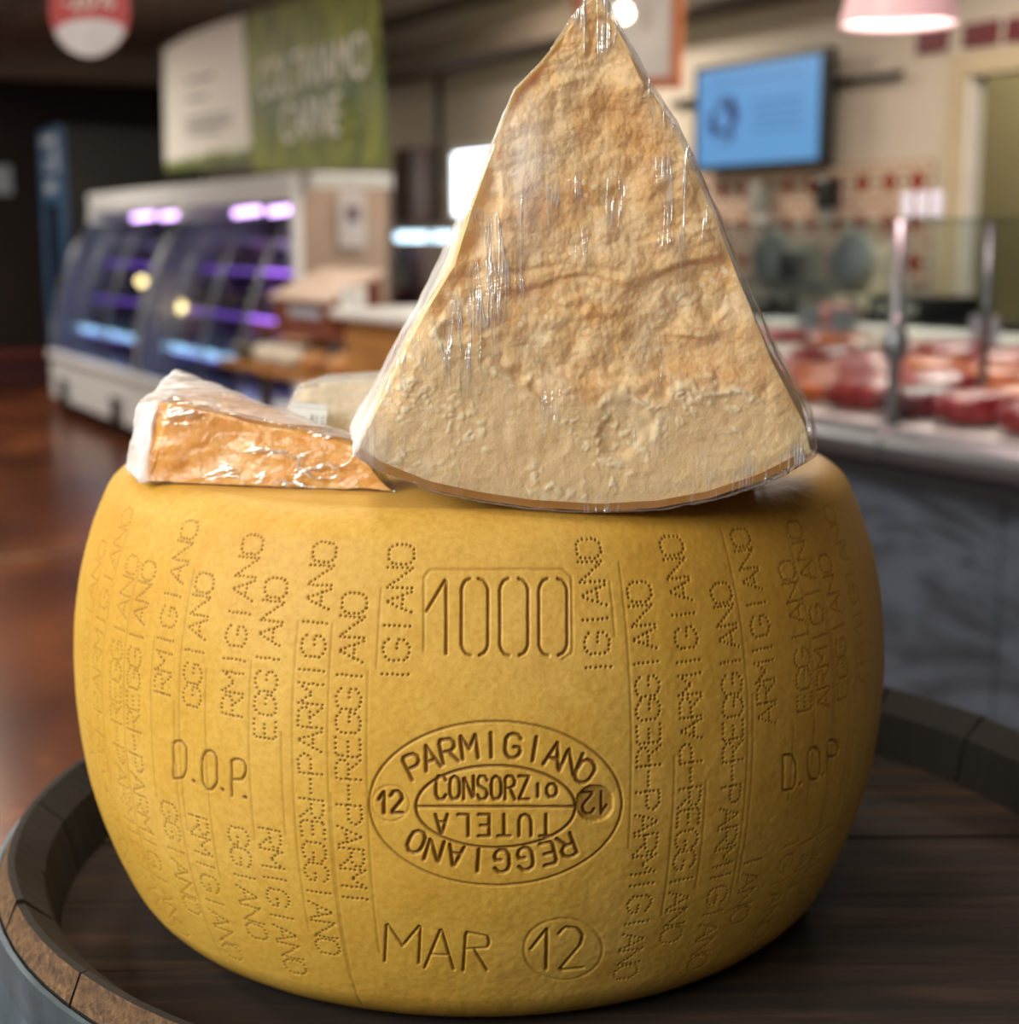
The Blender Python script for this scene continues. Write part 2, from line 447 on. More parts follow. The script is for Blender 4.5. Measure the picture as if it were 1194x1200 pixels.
FONT = {
 'A': [[(0, 0), (.35, 1), (.7, 0)], [(.12, .34), (.58, .34)]],
 'C': [[(.7, .82), (.52, 1), (.18, 1), (0, .8), (0, .2), (.18, 0), (.52, 0), (.7, .18)]],
 'D': [[(0, 0), (0, 1), (.45, 1), (.66, .8), (.66, .2), (.45, 0), (0, 0)]],
 'E': [[(.62, 1), (0, 1), (0, 0), (.62, 0)], [(0, .5), (.5, .5)]],
 'G': [[(.7, .82), (.52, 1), (.18, 1), (0, .8), (0, .2), (.18, 0), (.52, 0), (.7, .2), (.7, .46), (.4, .46)]],
 'I': [[(.35, 0), (.35, 1)]],
 'L': [[(0, 1), (0, 0), (.6, 0)]],
 'M': [[(0, 0), (0, 1), (.35, .42), (.7, 1), (.7, 0)]],
 'N': [[(0, 0), (0, 1), (.7, 0), (.7, 1)]],
 'O': [[(.2, 0), (0, .2), (0, .8), (.2, 1), (.5, 1), (.7, .8), (.7, .2), (.5, 0), (.2, 0)]],
 'P': [[(0, 0), (0, 1), (.5, 1), (.68, .84), (.68, .62), (.5, .46), (0, .46)]],
 'R': [[(0, 0), (0, 1), (.5, 1), (.68, .84), (.68, .64), (.5, .48), (0, .48)], [(.34, .48), (.7, 0)]],
 'S': [[(.7, .82), (.52, 1), (.18, 1), (0, .82), (0, .66), (.16, .53), (.54, .47), (.7, .34), (.7, .18), (.52, 0), (.18, 0), (0, .18)]],
 'T': [[(0, 1), (.7, 1)], [(.35, 1), (.35, 0)]],
 'U': [[(0, 1), (0, .2), (.18, 0), (.52, 0), (.7, .2), (.7, 1)]],
 'Z': [[(0, 1), (.7, 1), (0, 0), (.7, 0)]],
 '-': [[(.1, .5), (.6, .5)]],
 '1': [[(.08, .62), (.42, 1), (.42, 0)]],
 '2': [[(0, .78), (.18, 1), (.5, 1), (.68, .8), (.68, .62), (0, .02), (.7, .02)]],
}
# --- engraving grid: front of the wheel finely meshed
th_f = []
t = 0.
while t < 1.36:
    th_f.append(t); t += (.00048 + .0010 * (t / 1.36) ** 2) / RM
th_f = np.array(th_f); TH = np.concatenate([-th_f[:0:-1], th_f])
th_back = np.linspace(TH[-1], TH[0] + 2 * math.pi, 64)[1:-1]
zz = np.concatenate([[0.0], np.linspace(0, 1, 14)[1:] ** 1.6 * CB * .9])
zz = np.concatenate([zz, np.linspace(zz[-1], H - CT, int((H - CT - zz[-1]) / .00052))[1:], H - CT + CT * np.sin(np.linspace(0, math.pi / 2, 40)[1:])])
RR = prof_r(zz)
arc = np.concatenate([[0], np.cumsum(np.hypot(np.diff(zz), np.diff(RR)))])     # arc length up the side
DEP = np.zeros((len(zz), len(TH))); PIT = np.zeros_like(DEP)
def z2s(z): return np.interp(z, zz, arc)
def s2z(s): return np.interp(s, arc, zz)
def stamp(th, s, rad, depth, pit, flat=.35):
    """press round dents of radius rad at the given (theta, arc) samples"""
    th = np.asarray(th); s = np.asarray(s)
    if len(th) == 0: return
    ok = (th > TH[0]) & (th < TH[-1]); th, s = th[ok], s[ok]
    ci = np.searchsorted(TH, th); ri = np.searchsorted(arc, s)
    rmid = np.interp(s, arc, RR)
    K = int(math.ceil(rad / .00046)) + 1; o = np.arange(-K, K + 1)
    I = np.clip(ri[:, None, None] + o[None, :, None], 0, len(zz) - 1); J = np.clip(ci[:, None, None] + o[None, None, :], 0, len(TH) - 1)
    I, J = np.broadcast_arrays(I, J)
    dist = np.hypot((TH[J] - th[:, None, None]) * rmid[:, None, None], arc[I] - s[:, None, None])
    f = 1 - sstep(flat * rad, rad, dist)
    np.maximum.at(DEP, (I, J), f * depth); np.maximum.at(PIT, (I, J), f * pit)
def resample(pts, step):
    pts = np.array(pts, float); seg = np.hypot(*np.diff(pts, axis=0).T); L = np.concatenate([[0], np.cumsum(seg)])
    n = max(int(round(L[-1] / step)), 1); u = np.linspace(0, L[-1], n + 1)
    return np.stack([np.interp(u, L, pts[:, 0]), np.interp(u, L, pts[:, 1])], -1)
def groove_px(polys, rad=.0008, depth=.0008, pit=.8, step=.9):
    """polylines in photo pixels, pressed into the side"""
    T, Sx = [], []
    for p in polys:
        for x, y in resample(p, 6.):
            h = on_wheel(x, y)
            if h: T.append(h[0]); Sx.append(float(z2s(h[1])))
            else: T.append(None); Sx.append(None)
        T.append(None); Sx.append(None)
    tt, ss = [], []
    for i in range(len(T) - 1):
        if T[i] is None or T[i + 1] is None: continue
        L = math.hypot((T[i + 1] - T[i]) * RM, Sx[i + 1] - Sx[i]); n = max(int(L / .00035), 1)
        for k in range(n + 1):
            tt.append(T[i] + (T[i + 1] - T[i]) * k / n); ss.append(Sx[i] + (Sx[i + 1] - Sx[i]) * k / n)
    stamp(tt, ss, rad, depth, pit)
def letter_px(ch, cx, cy, h, w_, rot=0., sl=0.):
    """strokes of a letter centred at a pixel, rot in radians clockwise on the picture"""
    out = []
    for st in FONT[ch]:
        q = []
        for x, y in st:
            lx = (x - .35) / .7 * w_; ly = -(y - .5) * h
            q.append((cx + lx * math.cos(rot) - ly * math.sin(rot), cy + lx * math.sin(rot) + ly * math.cos(rot)))
        out.append(q)
    return out
def ell(cx, cy, a, b, t0=0, t1=360, n=72):
    return [(cx + a * math.cos(math.radians(t0 + (t1 - t0) * k / n)), cy - b * math.sin(math.radians(t0 + (t1 - t0) * k / n))) for k in range(n + 1)]
# --- dotted columns
dop_boxes = []
for (xa, xb, ya, yb) in ((192, 298, 862, 940), (908, 1000, 860, 934)):
    q = [on_wheel(x, y) for x in (xa, xb) for y in (ya, yb)]; q = [v for v in q if v]
    dop_boxes.append((min(v[0] for v in q), max(v[0] for v in q), min(v[1] for v in q), max(v[1] for v in q)))
S_DASH = float(z2s(on_wheel(584, 932)[1]))
S_TOP = float(z2s(on_wheel(560, 634)[1]))
PITCH_S = (S_TOP - S_DASH - .007) / 10.
col_px = [(100, 0), (115, 1), (138, 0), (159, 0), (194, 1), (229.5, 0), (277, 1), (315.7, 0), (368, 1), (412, 0), (465, 2), (700, 2), (756, 0), (805.5, 1), (855, 0), (894, 1), (939, 0), (962, 1), (985, 0), (1008, 1)]
LH, LW = .0112, .0088
rs = random.Random(5)
for cx, kind in col_px:
    h = on_wheel(cx, 750)
    if not h: continue
    th0 = h[0]
    up, dn = ('PARMIGIANO', 'REGGIANO') if kind != 0 else ('REGGIANO', 'PARMIGIANO')
    sj = rs.uniform(-.003, .003)
    tt, ss = [], []
    def put(ch, s_c, flip):
        if kind == 2 and s_c < z2s(on_wheel(584, 800)[1]): return
        if abs(cx - 412) < 1 and s_c < z2s(on_wheel(500, 1078)[1]): return
        zc = float(s2z(s_c))
        for a, b, c, d in dop_boxes:
            if a - .025 < th0 < b + .025 and c - .004 < zc < d + .004: return
        if s_c < .016: return
        rr = float(np.interp(s_c, arc, RR))
        for st in FONT[ch]:
            q = [((x - .35) / .7 * LW, (y - .5) * LH) for x, y in st]
            for a, b in resample(q, .0022):
                u, v = (a, -b) if not flip else (-a, b)       # u along the arc, v across (theta)
                tt.append(th0 + (v + rs.uniform(-.0002, .0002)) / rr); ss.append(s_c + u + rs.uniform(-.0002, .0002))
    off = S_DASH + sj
    put('-', off, False)
    for i, ch in enumerate(up): put(ch, off + (i + 1) * PITCH_S, False)
    for i, ch in enumerate(dn): put(ch, off - (i + 1) * PITCH_S, True)
    fade = 1.0 if abs(th0) < .9 else .7
    stamp(tt, ss, .00080, .00085 * fade, 1.0 * fade, .35)
    # faint edge lines of the marking band
    for e in (-.0085, .0085):
        if rs.random() < .75:
            s0, s1 = (.03, S_TOP + .004) if kind != 2 else (float(z2s(on_wheel(584, 800)[1])), S_TOP)
            k0 = rs.uniform(0, .5); k1 = rs.uniform(.5, 1.)
            sl = np.linspace(s0 + (s1 - s0) * k0, s0 + (s1 - s0) * k1, 260)
            stamp(th0 + e / RM + 0 * sl, sl, .0009, .00022, .22, .2)
# --- emblem
EC = (581, 941)
groove_px([ell(*EC, 148, 96)], .0008, .0007, .6)
groove_px([ell(*EC[:1], 945, 93.5, 48), [(488, 945), (674, 945)]], .0009, .0009, .85)
def arc_word(word, t0, t1, flip):
    polys = []
    for i, ch in enumerate(word):
        tt = math.radians(t0 + (t1 - t0) * i / (len(word) - 1))
        x, y = 125 * math.cos(tt), 68 * math.sin(tt)
        nx, ny = math.cos(tt) / 125, math.sin(tt) / 68
        rot = math.atan2(nx, ny) * .8
        if flip: polys += letter_px(ch, EC[0] - x, EC[1] + y, 26, 17, rot + math.pi)
        else: polys += letter_px(ch, EC[0] + x, EC[1] - y, 28, 18, rot)
    groove_px(polys, .0011, .0011, .85)
arc_word('PARMIGIANO', 140, 33, False); arc_word('REGGIANO', 132, 42, True)
P_ = []
for i, ch in enumerate('CONSORZIO'):
    hh = 27 if i < 7 else 15
    P_ += letter_px(ch, 517 + 16.2 * i, 923 + (27 - hh) / 2 * .5, hh, 11.5)
groove_px(P_, .0010, .0010, .95)
P_ = []
for i, ch in enumerate('TUTELA'):
    P_ += letter_px(ch, 640 - 24.5 * i, 967, 25, 14, math.pi)
groove_px(P_, .0010, .0010, .9)
groove_px([ell(458, 941, 22, 21)], .0007, .0003, .15)
groove_px(letter_px('1', 449, 940, 26, 12) + letter_px('2', 465, 940, 26, 14), .0011, .0011, 1.)
def disc_px(cx, cy, a, b, depth, pit):
    tt, ss = [], []
    for yy in np.arange(-b, b + .1, 1.2):
        for xx in np.arange(-a, a + .1, 1.2):
            if (xx / a) ** 2 + (yy / b) ** 2 <= 1:
                h = on_wheel(cx + xx, cy + yy); tt.append(h[0]); ss.append(float(z2s(h[1])))
    stamp(tt, ss, .0010, depth, pit, .6)
disc_px(697, 941, 21, 20, .0012, .38)
groove_px(letter_px('1', 707, 942, 26, 12, math.pi) + letter_px('2', 690, 942, 26, 14, math.pi), .0011, .0021, 1.)
# --- 1000, date, D.O.P.
zero = lambda x0, x1, y0, y1: [[(x0 + 10, y0), (x0 + 5, y0 + 2), (x0, y0 + 10), (x0, y1 - 10), (x0 + 5, y1 - 2), (x0 + 11, y1)], [(x1 - 11, y0), (x1 - 5, y0 + 2), (x1, y0 + 10), (x1, y1 - 10), (x1 - 5, y1 - 2), (x1 - 10, y1)]]
g = [[(500, 716), (523, 678), (523, 766)]] + zero(541, 572, 678, 768) + zero(586, 619, 678, 768) + zero(632, 665, 678, 768)
groove_px(g, .0009, .0011, .7)
groove_px([[(497, 762), (497, 676), (505, 667), (660, 667), (670, 676), (671, 765), (660, 772)]], .0009, .00035, .25)
groove_px(letter_px('M', 472, 1105, 46, 40, .05) + letter_px('A', 516, 1111, 48, 34, .05) + [[(543, 1138), (546, 1092), (573, 1097), (573, 1110), (547, 1112)], [(556, 1113), (571, 1137)]], .0008, .0010, .6)
groove_px([ell(660, 1112, 46, 36)], .0010, .0003, .15)
groove_px([[(622, 1112), (641, 1088), (640, 1136)], [(655, 1094), (662, 1086), (678, 1088), (683, 1096), (681, 1106), (655, 1137), (683, 1134)]], .0010, .0012, .7)
def dop(D, O, P, dots):
    polys = []
    for (x0, x1, y0, y1, ch) in (D + ('D',), O + ('O',), P + ('P',)):
        for st in FONT[ch]:
            polys.append([(x0 + x / .68 * (x1 - x0), y1 - y * (y1 - y0)) for x, y in st])
    groove_px(polys, .0009, .0009, .7)
    pts = [on_wheel(*p) for p in dots]; stamp([p[0] for p in pts], [float(z2s(p[1])) for p in pts], .0014, .001, .9)
dop((202, 218, 869, 913), (236, 253, 880, 926), (271, 288, 890, 934), [(226, 916), (260, 926), (287, 935)])
dop((919, 934, 885, 927), (948, 962, 876, 914), (971, 983, 868, 904), [(939, 919), (966, 908)])
# --- assemble the wheel
zall = zz; nth = len(TH) + len(th_back); THA = np.concatenate([TH, th_back])
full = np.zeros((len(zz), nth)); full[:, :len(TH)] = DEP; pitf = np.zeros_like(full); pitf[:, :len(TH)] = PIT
ct_, st_ = np.cos(THA), np.sin(THA)
X0 = np.stack([RR[:, None] * st_, -RR[:, None] * ct_, zz[:, None] + 0 * ct_], -1)
rough_ = .00035 * fbm(X0 * 60, 3, 3) + .00012 * fbm(X0 * 420, 2, 8) + .0011 * fbm(X0 * 9, 2, 21)
dr_ = np.gradient(RR, arc); dz_ = np.gradient(zz, arc)
nr, nz = dz_, -dr_
disp = rough_ - full
edge_w = np.minimum(1, np.minimum(arc, arc[-1] - arc) / .004)
disp *= edge_w[:, None]
Rw = RR[:, None] + disp * nr[:, None]; Zw = zz[:, None] + disp * nz[:, None]
V = np.stack([Rw * st_, -Rw * ct_, Zw], -1).reshape(-1, 3)
rows = []
for f in (.85, .6, .3):   # top cap rings
    rows.append(np.stack([RR[-1] * f * st_, -RR[-1] * f * ct_, np.full(nth, H) + .0006 * fbm(np.stack([RR[-1] * f * st_, RR[-1] * f * ct_, 0 * ct_], -1) * 40, 2, 4)], -1))
nr_side = len(zz)
V = np.concatenate([V] + rows + [np.array([[0, 0, H], [0, 0, 0]])])
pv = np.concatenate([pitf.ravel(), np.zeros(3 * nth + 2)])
nrow = nr_side + 3
ii = np.arange(nrow - 1)[:, None] * nth; jj = np.arange(nth)[None, :]; j2 = (jj + 1) % nth
Q = np.stack([ii + jj, ii + j2, ii + nth + j2, ii + nth + jj], -1).reshape(-1, 4)
topc = nrow * nth; botc = topc + 1; j = np.arange(nth)
tris = np.concatenate([np.stack([(nrow - 1) * nth + j, (nrow - 1) * nth + (j + 1) % nth, np.full(nth, topc)], -1), np.stack([(j + 1) % nth, j, np.full(nth, botc)], -1)])
def rind_mat():
    t = NT('waxy_yellow_rind'); v = t.coord()
    big = t.noise(v, 7, 4, .6); fine = t.noise(v, 330, 4, .7); mid = t.noise(v, 45, 5, .65)
    c = t.ramp(big, [(.3, '#c69a3c'), (.5, '#d0a94a'), (.7, '#dab660')])
    c = t.mix(t.math('MULTIPLY', t.ramp(fine, [(.42, (0, 0, 0)), (.68, (1, 1, 1))]), .40), c, '#b07f26')
    c = t.mix(t.math('MULTIPLY', t.ramp(mid, [(.5, (0, 0, 0)), (.75, (1, 1, 1))]), .35), c, '#b98526')
    sp = t.add('ShaderNodeSeparateXYZ'); t.l(v, sp.inputs[0])
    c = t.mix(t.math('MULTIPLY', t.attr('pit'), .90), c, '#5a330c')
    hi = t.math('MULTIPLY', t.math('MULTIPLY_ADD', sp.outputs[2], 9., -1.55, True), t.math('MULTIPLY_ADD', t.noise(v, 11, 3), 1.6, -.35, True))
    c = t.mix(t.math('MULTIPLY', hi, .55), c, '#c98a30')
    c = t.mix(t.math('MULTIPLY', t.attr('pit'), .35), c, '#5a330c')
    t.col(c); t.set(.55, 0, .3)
    t.b.inputs['Subsurface Weight'].default_value = .08; t.b.inputs['Subsurface Radius'].default_value = (.01, .005, .002); t.b.inputs['Subsurface Scale'].default_value = .4
    t.bump(fine, .10, .001); return t.m
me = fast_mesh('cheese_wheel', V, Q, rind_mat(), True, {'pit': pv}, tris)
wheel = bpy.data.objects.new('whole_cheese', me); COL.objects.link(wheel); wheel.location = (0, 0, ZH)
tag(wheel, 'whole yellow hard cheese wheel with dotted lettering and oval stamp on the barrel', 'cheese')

# ================================================================== WRAPPED CHEESE PIECES
ZT = ZH + H
def solid_grid(F, B, nd, M=None, tm=.3):
    """closed surface from front grid F (n,m,3) and back grid B (n,m,3); returns V, Q"""
    n, m = F.shape[:2]
    Vs = [F.reshape(-1, 3), B.reshape(-1, 3)]
    iF = np.arange(n * m).reshape(n, m); iB = iF + n * m
    def quads(I, rev=False):
        q = np.stack([I[:-1, :-1], I[:-1, 1:], I[1:, 1:], I[1:, :-1]], -1).reshape(-1, 4)
        return q[:, ::-1] if rev else q
    Qs = [quads(iF), quads(iB, True)]
    # boundary loop
    loop = np.concatenate([iF[0, :], iF[1:, -1], iF[-1, -2::-1], iF[-2:0:-1, 0]])
    base = 2 * n * m; L = len(loop); prev = loop
    FV, BV = F.reshape(-1, 3), B.reshape(-1, 3)
    for k in range(1, nd):
        tt = k / nd
        if M is None: ring_ = FV[loop] * (1 - tt) + BV[loop] * tt
        else:
            MV = M.reshape(-1, 3); ring_ = FV[loop] * (1 - tt / tm) + MV[loop] * tt / tm if tt < tm else MV[loop] * (1 - tt) / (1 - tm) + BV[loop] * (tt - tm) / (1 - tm)
        Vs.append(ring_); cur = base + np.arange(L); base += L
        Qs.append(np.stack([prev, cur, np.roll(cur, -1), np.roll(prev, -1)], -1)); prev = cur
    cur = loop + n * m
    Qs.append(np.stack([prev, cur, np.roll(cur, -1), np.roll(prev, -1)], -1))
    return np.concatenate(Vs), np.concatenate(Qs)
def normals(V, Q):
    N = np.cross(V[Q[:, 2]] - V[Q[:, 0]], V[Q[:, 3]] - V[Q[:, 1]])
    out = np.zeros_like(V)
    for k in range(4): np.add.at(out, Q[:, k], N)
    return out / (np.linalg.norm(out, axis=1, keepdims=True) + 1e-12)
def smooth_normals(V, Q, it=3):
    return normals(V, Q)
def coons(bot, top, left, right, nu, nv):
    def rs_(p, n):
        p = np.array(p, float); seg = np.linalg.norm(np.diff(p, axis=0), axis=1); L = np.concatenate([[0], np.cumsum(seg)]); u = np.linspace(0, L[-1], n)
        return np.stack([np.interp(u, L, p[:, c]) for c in range(p.shape[1])], -1)
    b, t_, l, r = rs_(bot, nu), rs_(top, nu), rs_(left, nv), rs_(right, nv)
    u = np.linspace(0, 1, nu)[None, :, None]; v = np.linspace(0, 1, nv)[:, None, None]
    return (1 - v) * b[None] + v * t_[None] + (1 - u) * l[:, None] + u * r[:, None] - ((1 - u) * (1 - v) * b[0] + u * (1 - v) * b[-1] + (1 - u) * v * t_[0] + u * v * t_[-1])
def paste_mat(name, c1, c2, c3, crumb='#ead9b4', soft='#e4d2a8'):
    t = NT(name); v = t.coord()
    a = t.noise(v, 30, 6, .65, .4); b = t.noise(v, 9, 3)
    c = t.ramp(a, [(.30, c1), (.5, c2), (.70, c3)])
    c = t.mix(t.math('MULTIPLY', b, .35), c, c1)
    vo = t.add('ShaderNodeTexVoronoi'); vo.inputs['Scale'].default_value = 190; t.l(v, vo.inputs['Vector'])
    spots = t.math('MULTIPLY', t.math('LESS_THAN', vo.outputs['Distance'], .26), t.ramp(t.noise(v, 26, 3), [(.5, (0, 0, 0)), (.62, (1, 1, 1))]))
    c = t.mix(t.attr('cut'), c, t.mix(t.math('MULTIPLY', a, .6), soft, c2))
    c = t.mix(t.math('MULTIPLY', spots, .75), c, crumb)
    c = t.mix(t.attr('crumb'), c, crumb)
    t.col(c); t.set(.5, 0, .4)
    t.b.inputs['Subsurface Weight'].default_value = .30; t.b.inputs['Subsurface Radius'].default_value = (.012, .007, .003); t.b.inputs['Subsurface Scale'].default_value = .5
    t.bump(t.noise(v, 160, 5, .7), .45, .003); return t.m
def film_mat(name, streak=(60, 60, 4), haze=.5, base=.05):
    t = NT(name); t.n.remove(t.b)
    v = t.coord('Object', streak); v2 = t.coord('Object', (1, 1, 1))
    n = t.noise(v, 1.0, 4, .6, .7); n2 = t.noise(v2, 52, 4, .6, 1.4); n3 = t.noise(t.coord('Object', tuple(s * 2.3 for s in streak)), 1.0, 3, .6, .3)
    bp = t.add('ShaderNodeBump'); bp.inputs['Strength'].default_value = .55; bp.inputs['Distance'].default_value = .0035
    t.l(t.math('ADD', n, t.math('MULTIPLY', n2, .5)), bp.inputs['Height'])
    tr = t.add('ShaderNodeBsdfTransparent'); tr.inputs[0].default_value = (.985, .985, .99, 1)
    gl = t.add('ShaderNodeBsdfGlossy'); gl.inputs['Roughness'].default_value = .17; t.l(bp.outputs[0], gl.inputs['Normal'])
    df = t.add('ShaderNodeBsdfDiffuse'); df.inputs['Color'].default_value = (.92, .93, .96, 1); t.l(bp.outputs[0], df.inputs['Normal'])
    lw = t.add('ShaderNodeLayerWeight'); lw.inputs['Blend'].default_value = .30; t.l(bp.outputs[0], lw.inputs['Normal'])
    lw2 = t.add('ShaderNodeLayerWeight'); lw2.inputs['Blend'].default_value = .30
    f = t.math('MULTIPLY_ADD', lw.outputs['Fresnel'], .42, base * .3, True)
    ridge = t.math('SUBTRACT', 1., t.math('MULTIPLY', t.math('ABSOLUTE', t.math('SUBTRACT', n3, .5)), 24.), clamp=True)
    patch = t.math('MULTIPLY_ADD', t.math('SUBTRACT', t.noise(v2, 17, 3), .52), 8., 0., True)
    crease = t.math('MULTIPLY', ridge, patch)
    t.l(t.math('ADD', t.math('ADD', n, t.math('MULTIPLY', n2, .8)), t.math('MULTIPLY', crease, .35)), bp.inputs['Height'])
    f = t.math('ADD', f, t.math('MULTIPLY', crease, .8), clamp=True)
    m1 = t.add('ShaderNodeMixShader'); t.l(f, m1.inputs[0]); t.l(tr.outputs[0], m1.inputs[1]); t.l(gl.outputs[0], m1.inputs[2])
    ridge = t.math('SUBTRACT', 1., t.math('MULTIPLY', t.math('ABSOLUTE', t.math('SUBTRACT', n3, .5)), 24.), clamp=True)
    patch = t.math('MULTIPLY_ADD', t.math('SUBTRACT', t.noise(v2, 17, 3), .52), 8., 0., True)
    hz = t.math('MULTIPLY', t.math('MULTIPLY', ridge, patch), .35)  # streak highlights put into the colour as white along the creases
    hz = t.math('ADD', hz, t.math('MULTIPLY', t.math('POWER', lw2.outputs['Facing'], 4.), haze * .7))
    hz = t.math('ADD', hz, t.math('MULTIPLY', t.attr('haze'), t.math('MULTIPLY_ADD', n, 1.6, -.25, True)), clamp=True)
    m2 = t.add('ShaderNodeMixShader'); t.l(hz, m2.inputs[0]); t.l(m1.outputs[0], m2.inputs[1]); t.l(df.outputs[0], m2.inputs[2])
    t.l(m2.outputs[0], t.out.inputs[0]); return t.m
m_paste = paste_mat('crumbly_cheese_paste', '#e8b26a', '#f6d6a0', '#fdeccc', '#fff2d4', '#f4dcae')
m_film = film_mat('cling_film')
m_film2 = film_mat('cling_film_piece', (6, 60, 25), .55, .06)
m_rindedge = plain('rind_edge', '#b07c2c', .45, var=.15, scale=30)

# ---- big standing wedge
contact = onz(700, 598, ZT)
PLN = np.array([0.05, -1., .03]); PLN /= np.linalg.norm(PLN)
def wp(x, y): return onplane(x, y, contact, PLN)
def inset(p, k):       # pull towards the middle of the face, in pixels
    c = (690, 330); d_ = math.hypot(p[0] - c[0], p[1] - c[1]); return (p[0] - (p[0] - c[0]) / d_ * k, p[1] - (p[1] - c[1]) / d_ * k)
outL = [(418, 530), (430, 503), (456, 452), (478, 405), (499, 366), (533, 310), (553, 244), (578, 175), (603, 107), (630, 80), (660, 42), (686, 6)]
outR = [(950, 531), (944, 500), (925, 462), (905, 424), (884, 372), (862, 318), (838, 255), (815, 205), (790, 150), (762, 105), (735, 55), (706, 3)]
outB = [(418, 530), (440, 546), (500, 570), (560, 583), (620, 592), (700, 597), (770, 593), (830, 582), (890, 562), (930, 542), (950, 531)]
outT = [(686, 6), (692, 0), (700, -3), (706, 3)]
NU, NV = 330, 360
tr3 = lambda pl: [wp(*p) for p in pl]
Fg = coons(tr3(outB), tr3(outT), tr3(outL), tr3(outR), NU, NV)
back_dir = np.array([-.018, .098, 0.])
cen = np.array(wp(690, 330))
sil = [(416, 527), (428, 500), (452, 448), (472, 402), (491, 366), (519, 305), (552, 219), (588, 132), (622, 84), (656, 40), (684, 2)]
def back_of(G, depth, dl, dr):
    """back face: widens slightly so that only a narrow strip of the left flank shows"""
    n_, m_ = G.shape[:2]; flat = G.reshape(-1, 3); gx, gy = face_px2(flat)
    Df = flat[:, 1] + CAM_D; Db = Df + depth; k = math.tan(YAW)
    u_ = np.tile(np.linspace(0, 1, m_), n_)
    a = np.interp(gy, [p[1] for p in sil[::-1]], [p[0] for p in sil[::-1]]); b = np.interp(gy, [p[1] for p in outL[::-1]], [p[0] for p in outL[::-1]])
    delta = (b - a + dl) * (1 - u_) ** 2 + dr * u_
    x = (flat[:, 0] - k * Df) * Db / Df + k * Db - delta * Db / FPX
    return np.stack([x, flat[:, 1] + depth, flat[:, 2]], -1).reshape(n_, m_, 3)
def face_px2(V):
    p = V - CAMV; c, s_ = math.cos(YAW), math.sin(YAW)
    xr = p[:, 0] * c - p[:, 1] * s_; yr = p[:, 0] * s_ + p[:, 1] * c
    D = yr * CP - p[:, 2] * SP; U = yr * SP + p[:, 2] * CP
    return 597 + FPX * xr / D, 600 - FPX * U / D
Bg = back_of(Fg, .098, -6, 6)
Vw, Qw = solid_grid(Fg, Bg, 40)
big = thing('cheese_wedge', 'tall triangular hard cheese wedge in cling film standing on the whole wheel', 'cheese', tuple(contact))
Nw = normals(Vw, Qw)
# inner distances: front weighting, picture coordinates of each vertex in the face frame
def face_px(V):
    p = V - CAMV; c, s = math.cos(YAW), math.sin(YAW)
    xr = p[:, 0] * c - p[:, 1] * s; yr = p[:, 0] * s + p[:, 1] * c
    D = yr * CP - p[:, 2] * SP; U = yr * SP + p[:, 2] * CP
    return 597 + FPX * xr / D, 600 - FPX * U / D
px_, py_ = face_px(Vw)
isF = np.zeros(len(Vw)); isF[:NU * NV] = 1
edge = np.minimum.reduce([np.tile(np.arange(NU), NV), np.tile(NU - 1 - np.arange(NU), NV), np.repeat(np.arange(NV), NU), np.repeat(NV - 1 - np.arange(NV), NU)])
ew = np.zeros(len(Vw)); ew[:NU * NV] = np.clip(edge / 14., 0, 1)
P = Vw * 1.0
wob = 40 * fbm(P * 26, 3, 5) + 46 * fbm(P * 80, 3, 9)
line = np.interp(px_, [415, 495, 560, 600, 640, 690, 760, 830, 960], [380, 372, 392, 430, 492, 470, 480, 470, 470])
cut = sstep(-9, 12, py_ + wob - line)                   # 1: smooth knife cut, 0: broken paste
cr = worley(P * 95, 2); cr2 = worley(P * 210, 6)
rough_b = .0055 * fbm(P * 22, 4, 31) + .0042 * (0.55 - worley(P * np.array([60, 60, 90]), 12)) + .0022 * (.5 - cr) + .0010 * (.5 - cr2) - .0022
# broken shelves of paste
sh = fbm(P * np.array([14, 14, 34]) + 1.2 * fbm(P * 20, 2, 43)[:, None], 3, 44)
rough_b += .0042 * sstep(-.12, .12, sh) - .0016 + .0007 * (.5 - worley(P * 430, 17))
Pj = P + .006 * np.stack([fbm(P * 170, 2, 301), fbm(P * 170, 2, 302), fbm(P * 170, 2, 303)], -1)
crumbs = np.maximum(sstep(.50, .24, worley(Pj * 170, 70)) * sstep(-.08, .16, fbm(P * 34, 3, 77)), .40 * sstep(.14, .36, fbm(P * 70 + 9, 4, 83)))
edge_line = np.exp(-((py_ + wob - line - 4) / 11) ** 2) * sstep(-.1, .5, fbm(P * 40, 3, 51))
smooth_b = .0008 * fbm(P * 30, 3, 61) - .0022 * sstep(.22, .42, fbm(P * 32, 4, 63)) + .0005 * fbm(P * 200, 2, 65) + .0006 * crumbs + .0020 * edge_line + .001
rough_b = rough_b * .72 + .0012 * fbm(P * 110, 3, 19)
d_front = (rough_b * (1 - cut) + smooth_b * cut) * ew
d_side = .0012 * fbm(P * 25, 3, 91) * (1 - isF)
Vd = Vw + Nw * (d_front * isF + d_side)[:, None]
zmin = ZT + .0005
Vd[:, 2] = np.maximum(Vd[:, 2], zmin)
cutA = cut * isF
bandpx = np.interp(px_, [415, 440, 500, 600, 700, 800, 880, 950], [530, 546, 570, 590, 597, 588, 566, 531])
near_rind = sstep(40, 26, bandpx - py_) * isF
attrs = {'cut': np.clip(cutA * .85 + near_rind * .3, 0, 1), 'crumb': np.clip(crumbs * isF * (.25 + .5 * cutA) + edge_line * .5 * isF, 0, 1)}
ob = bpy.data.objects.new('cheese_paste', fast_mesh('cheese_paste', Vd - contact, Qw, m_paste, True, attrs)); COL.objects.link(ob); ob.parent = big
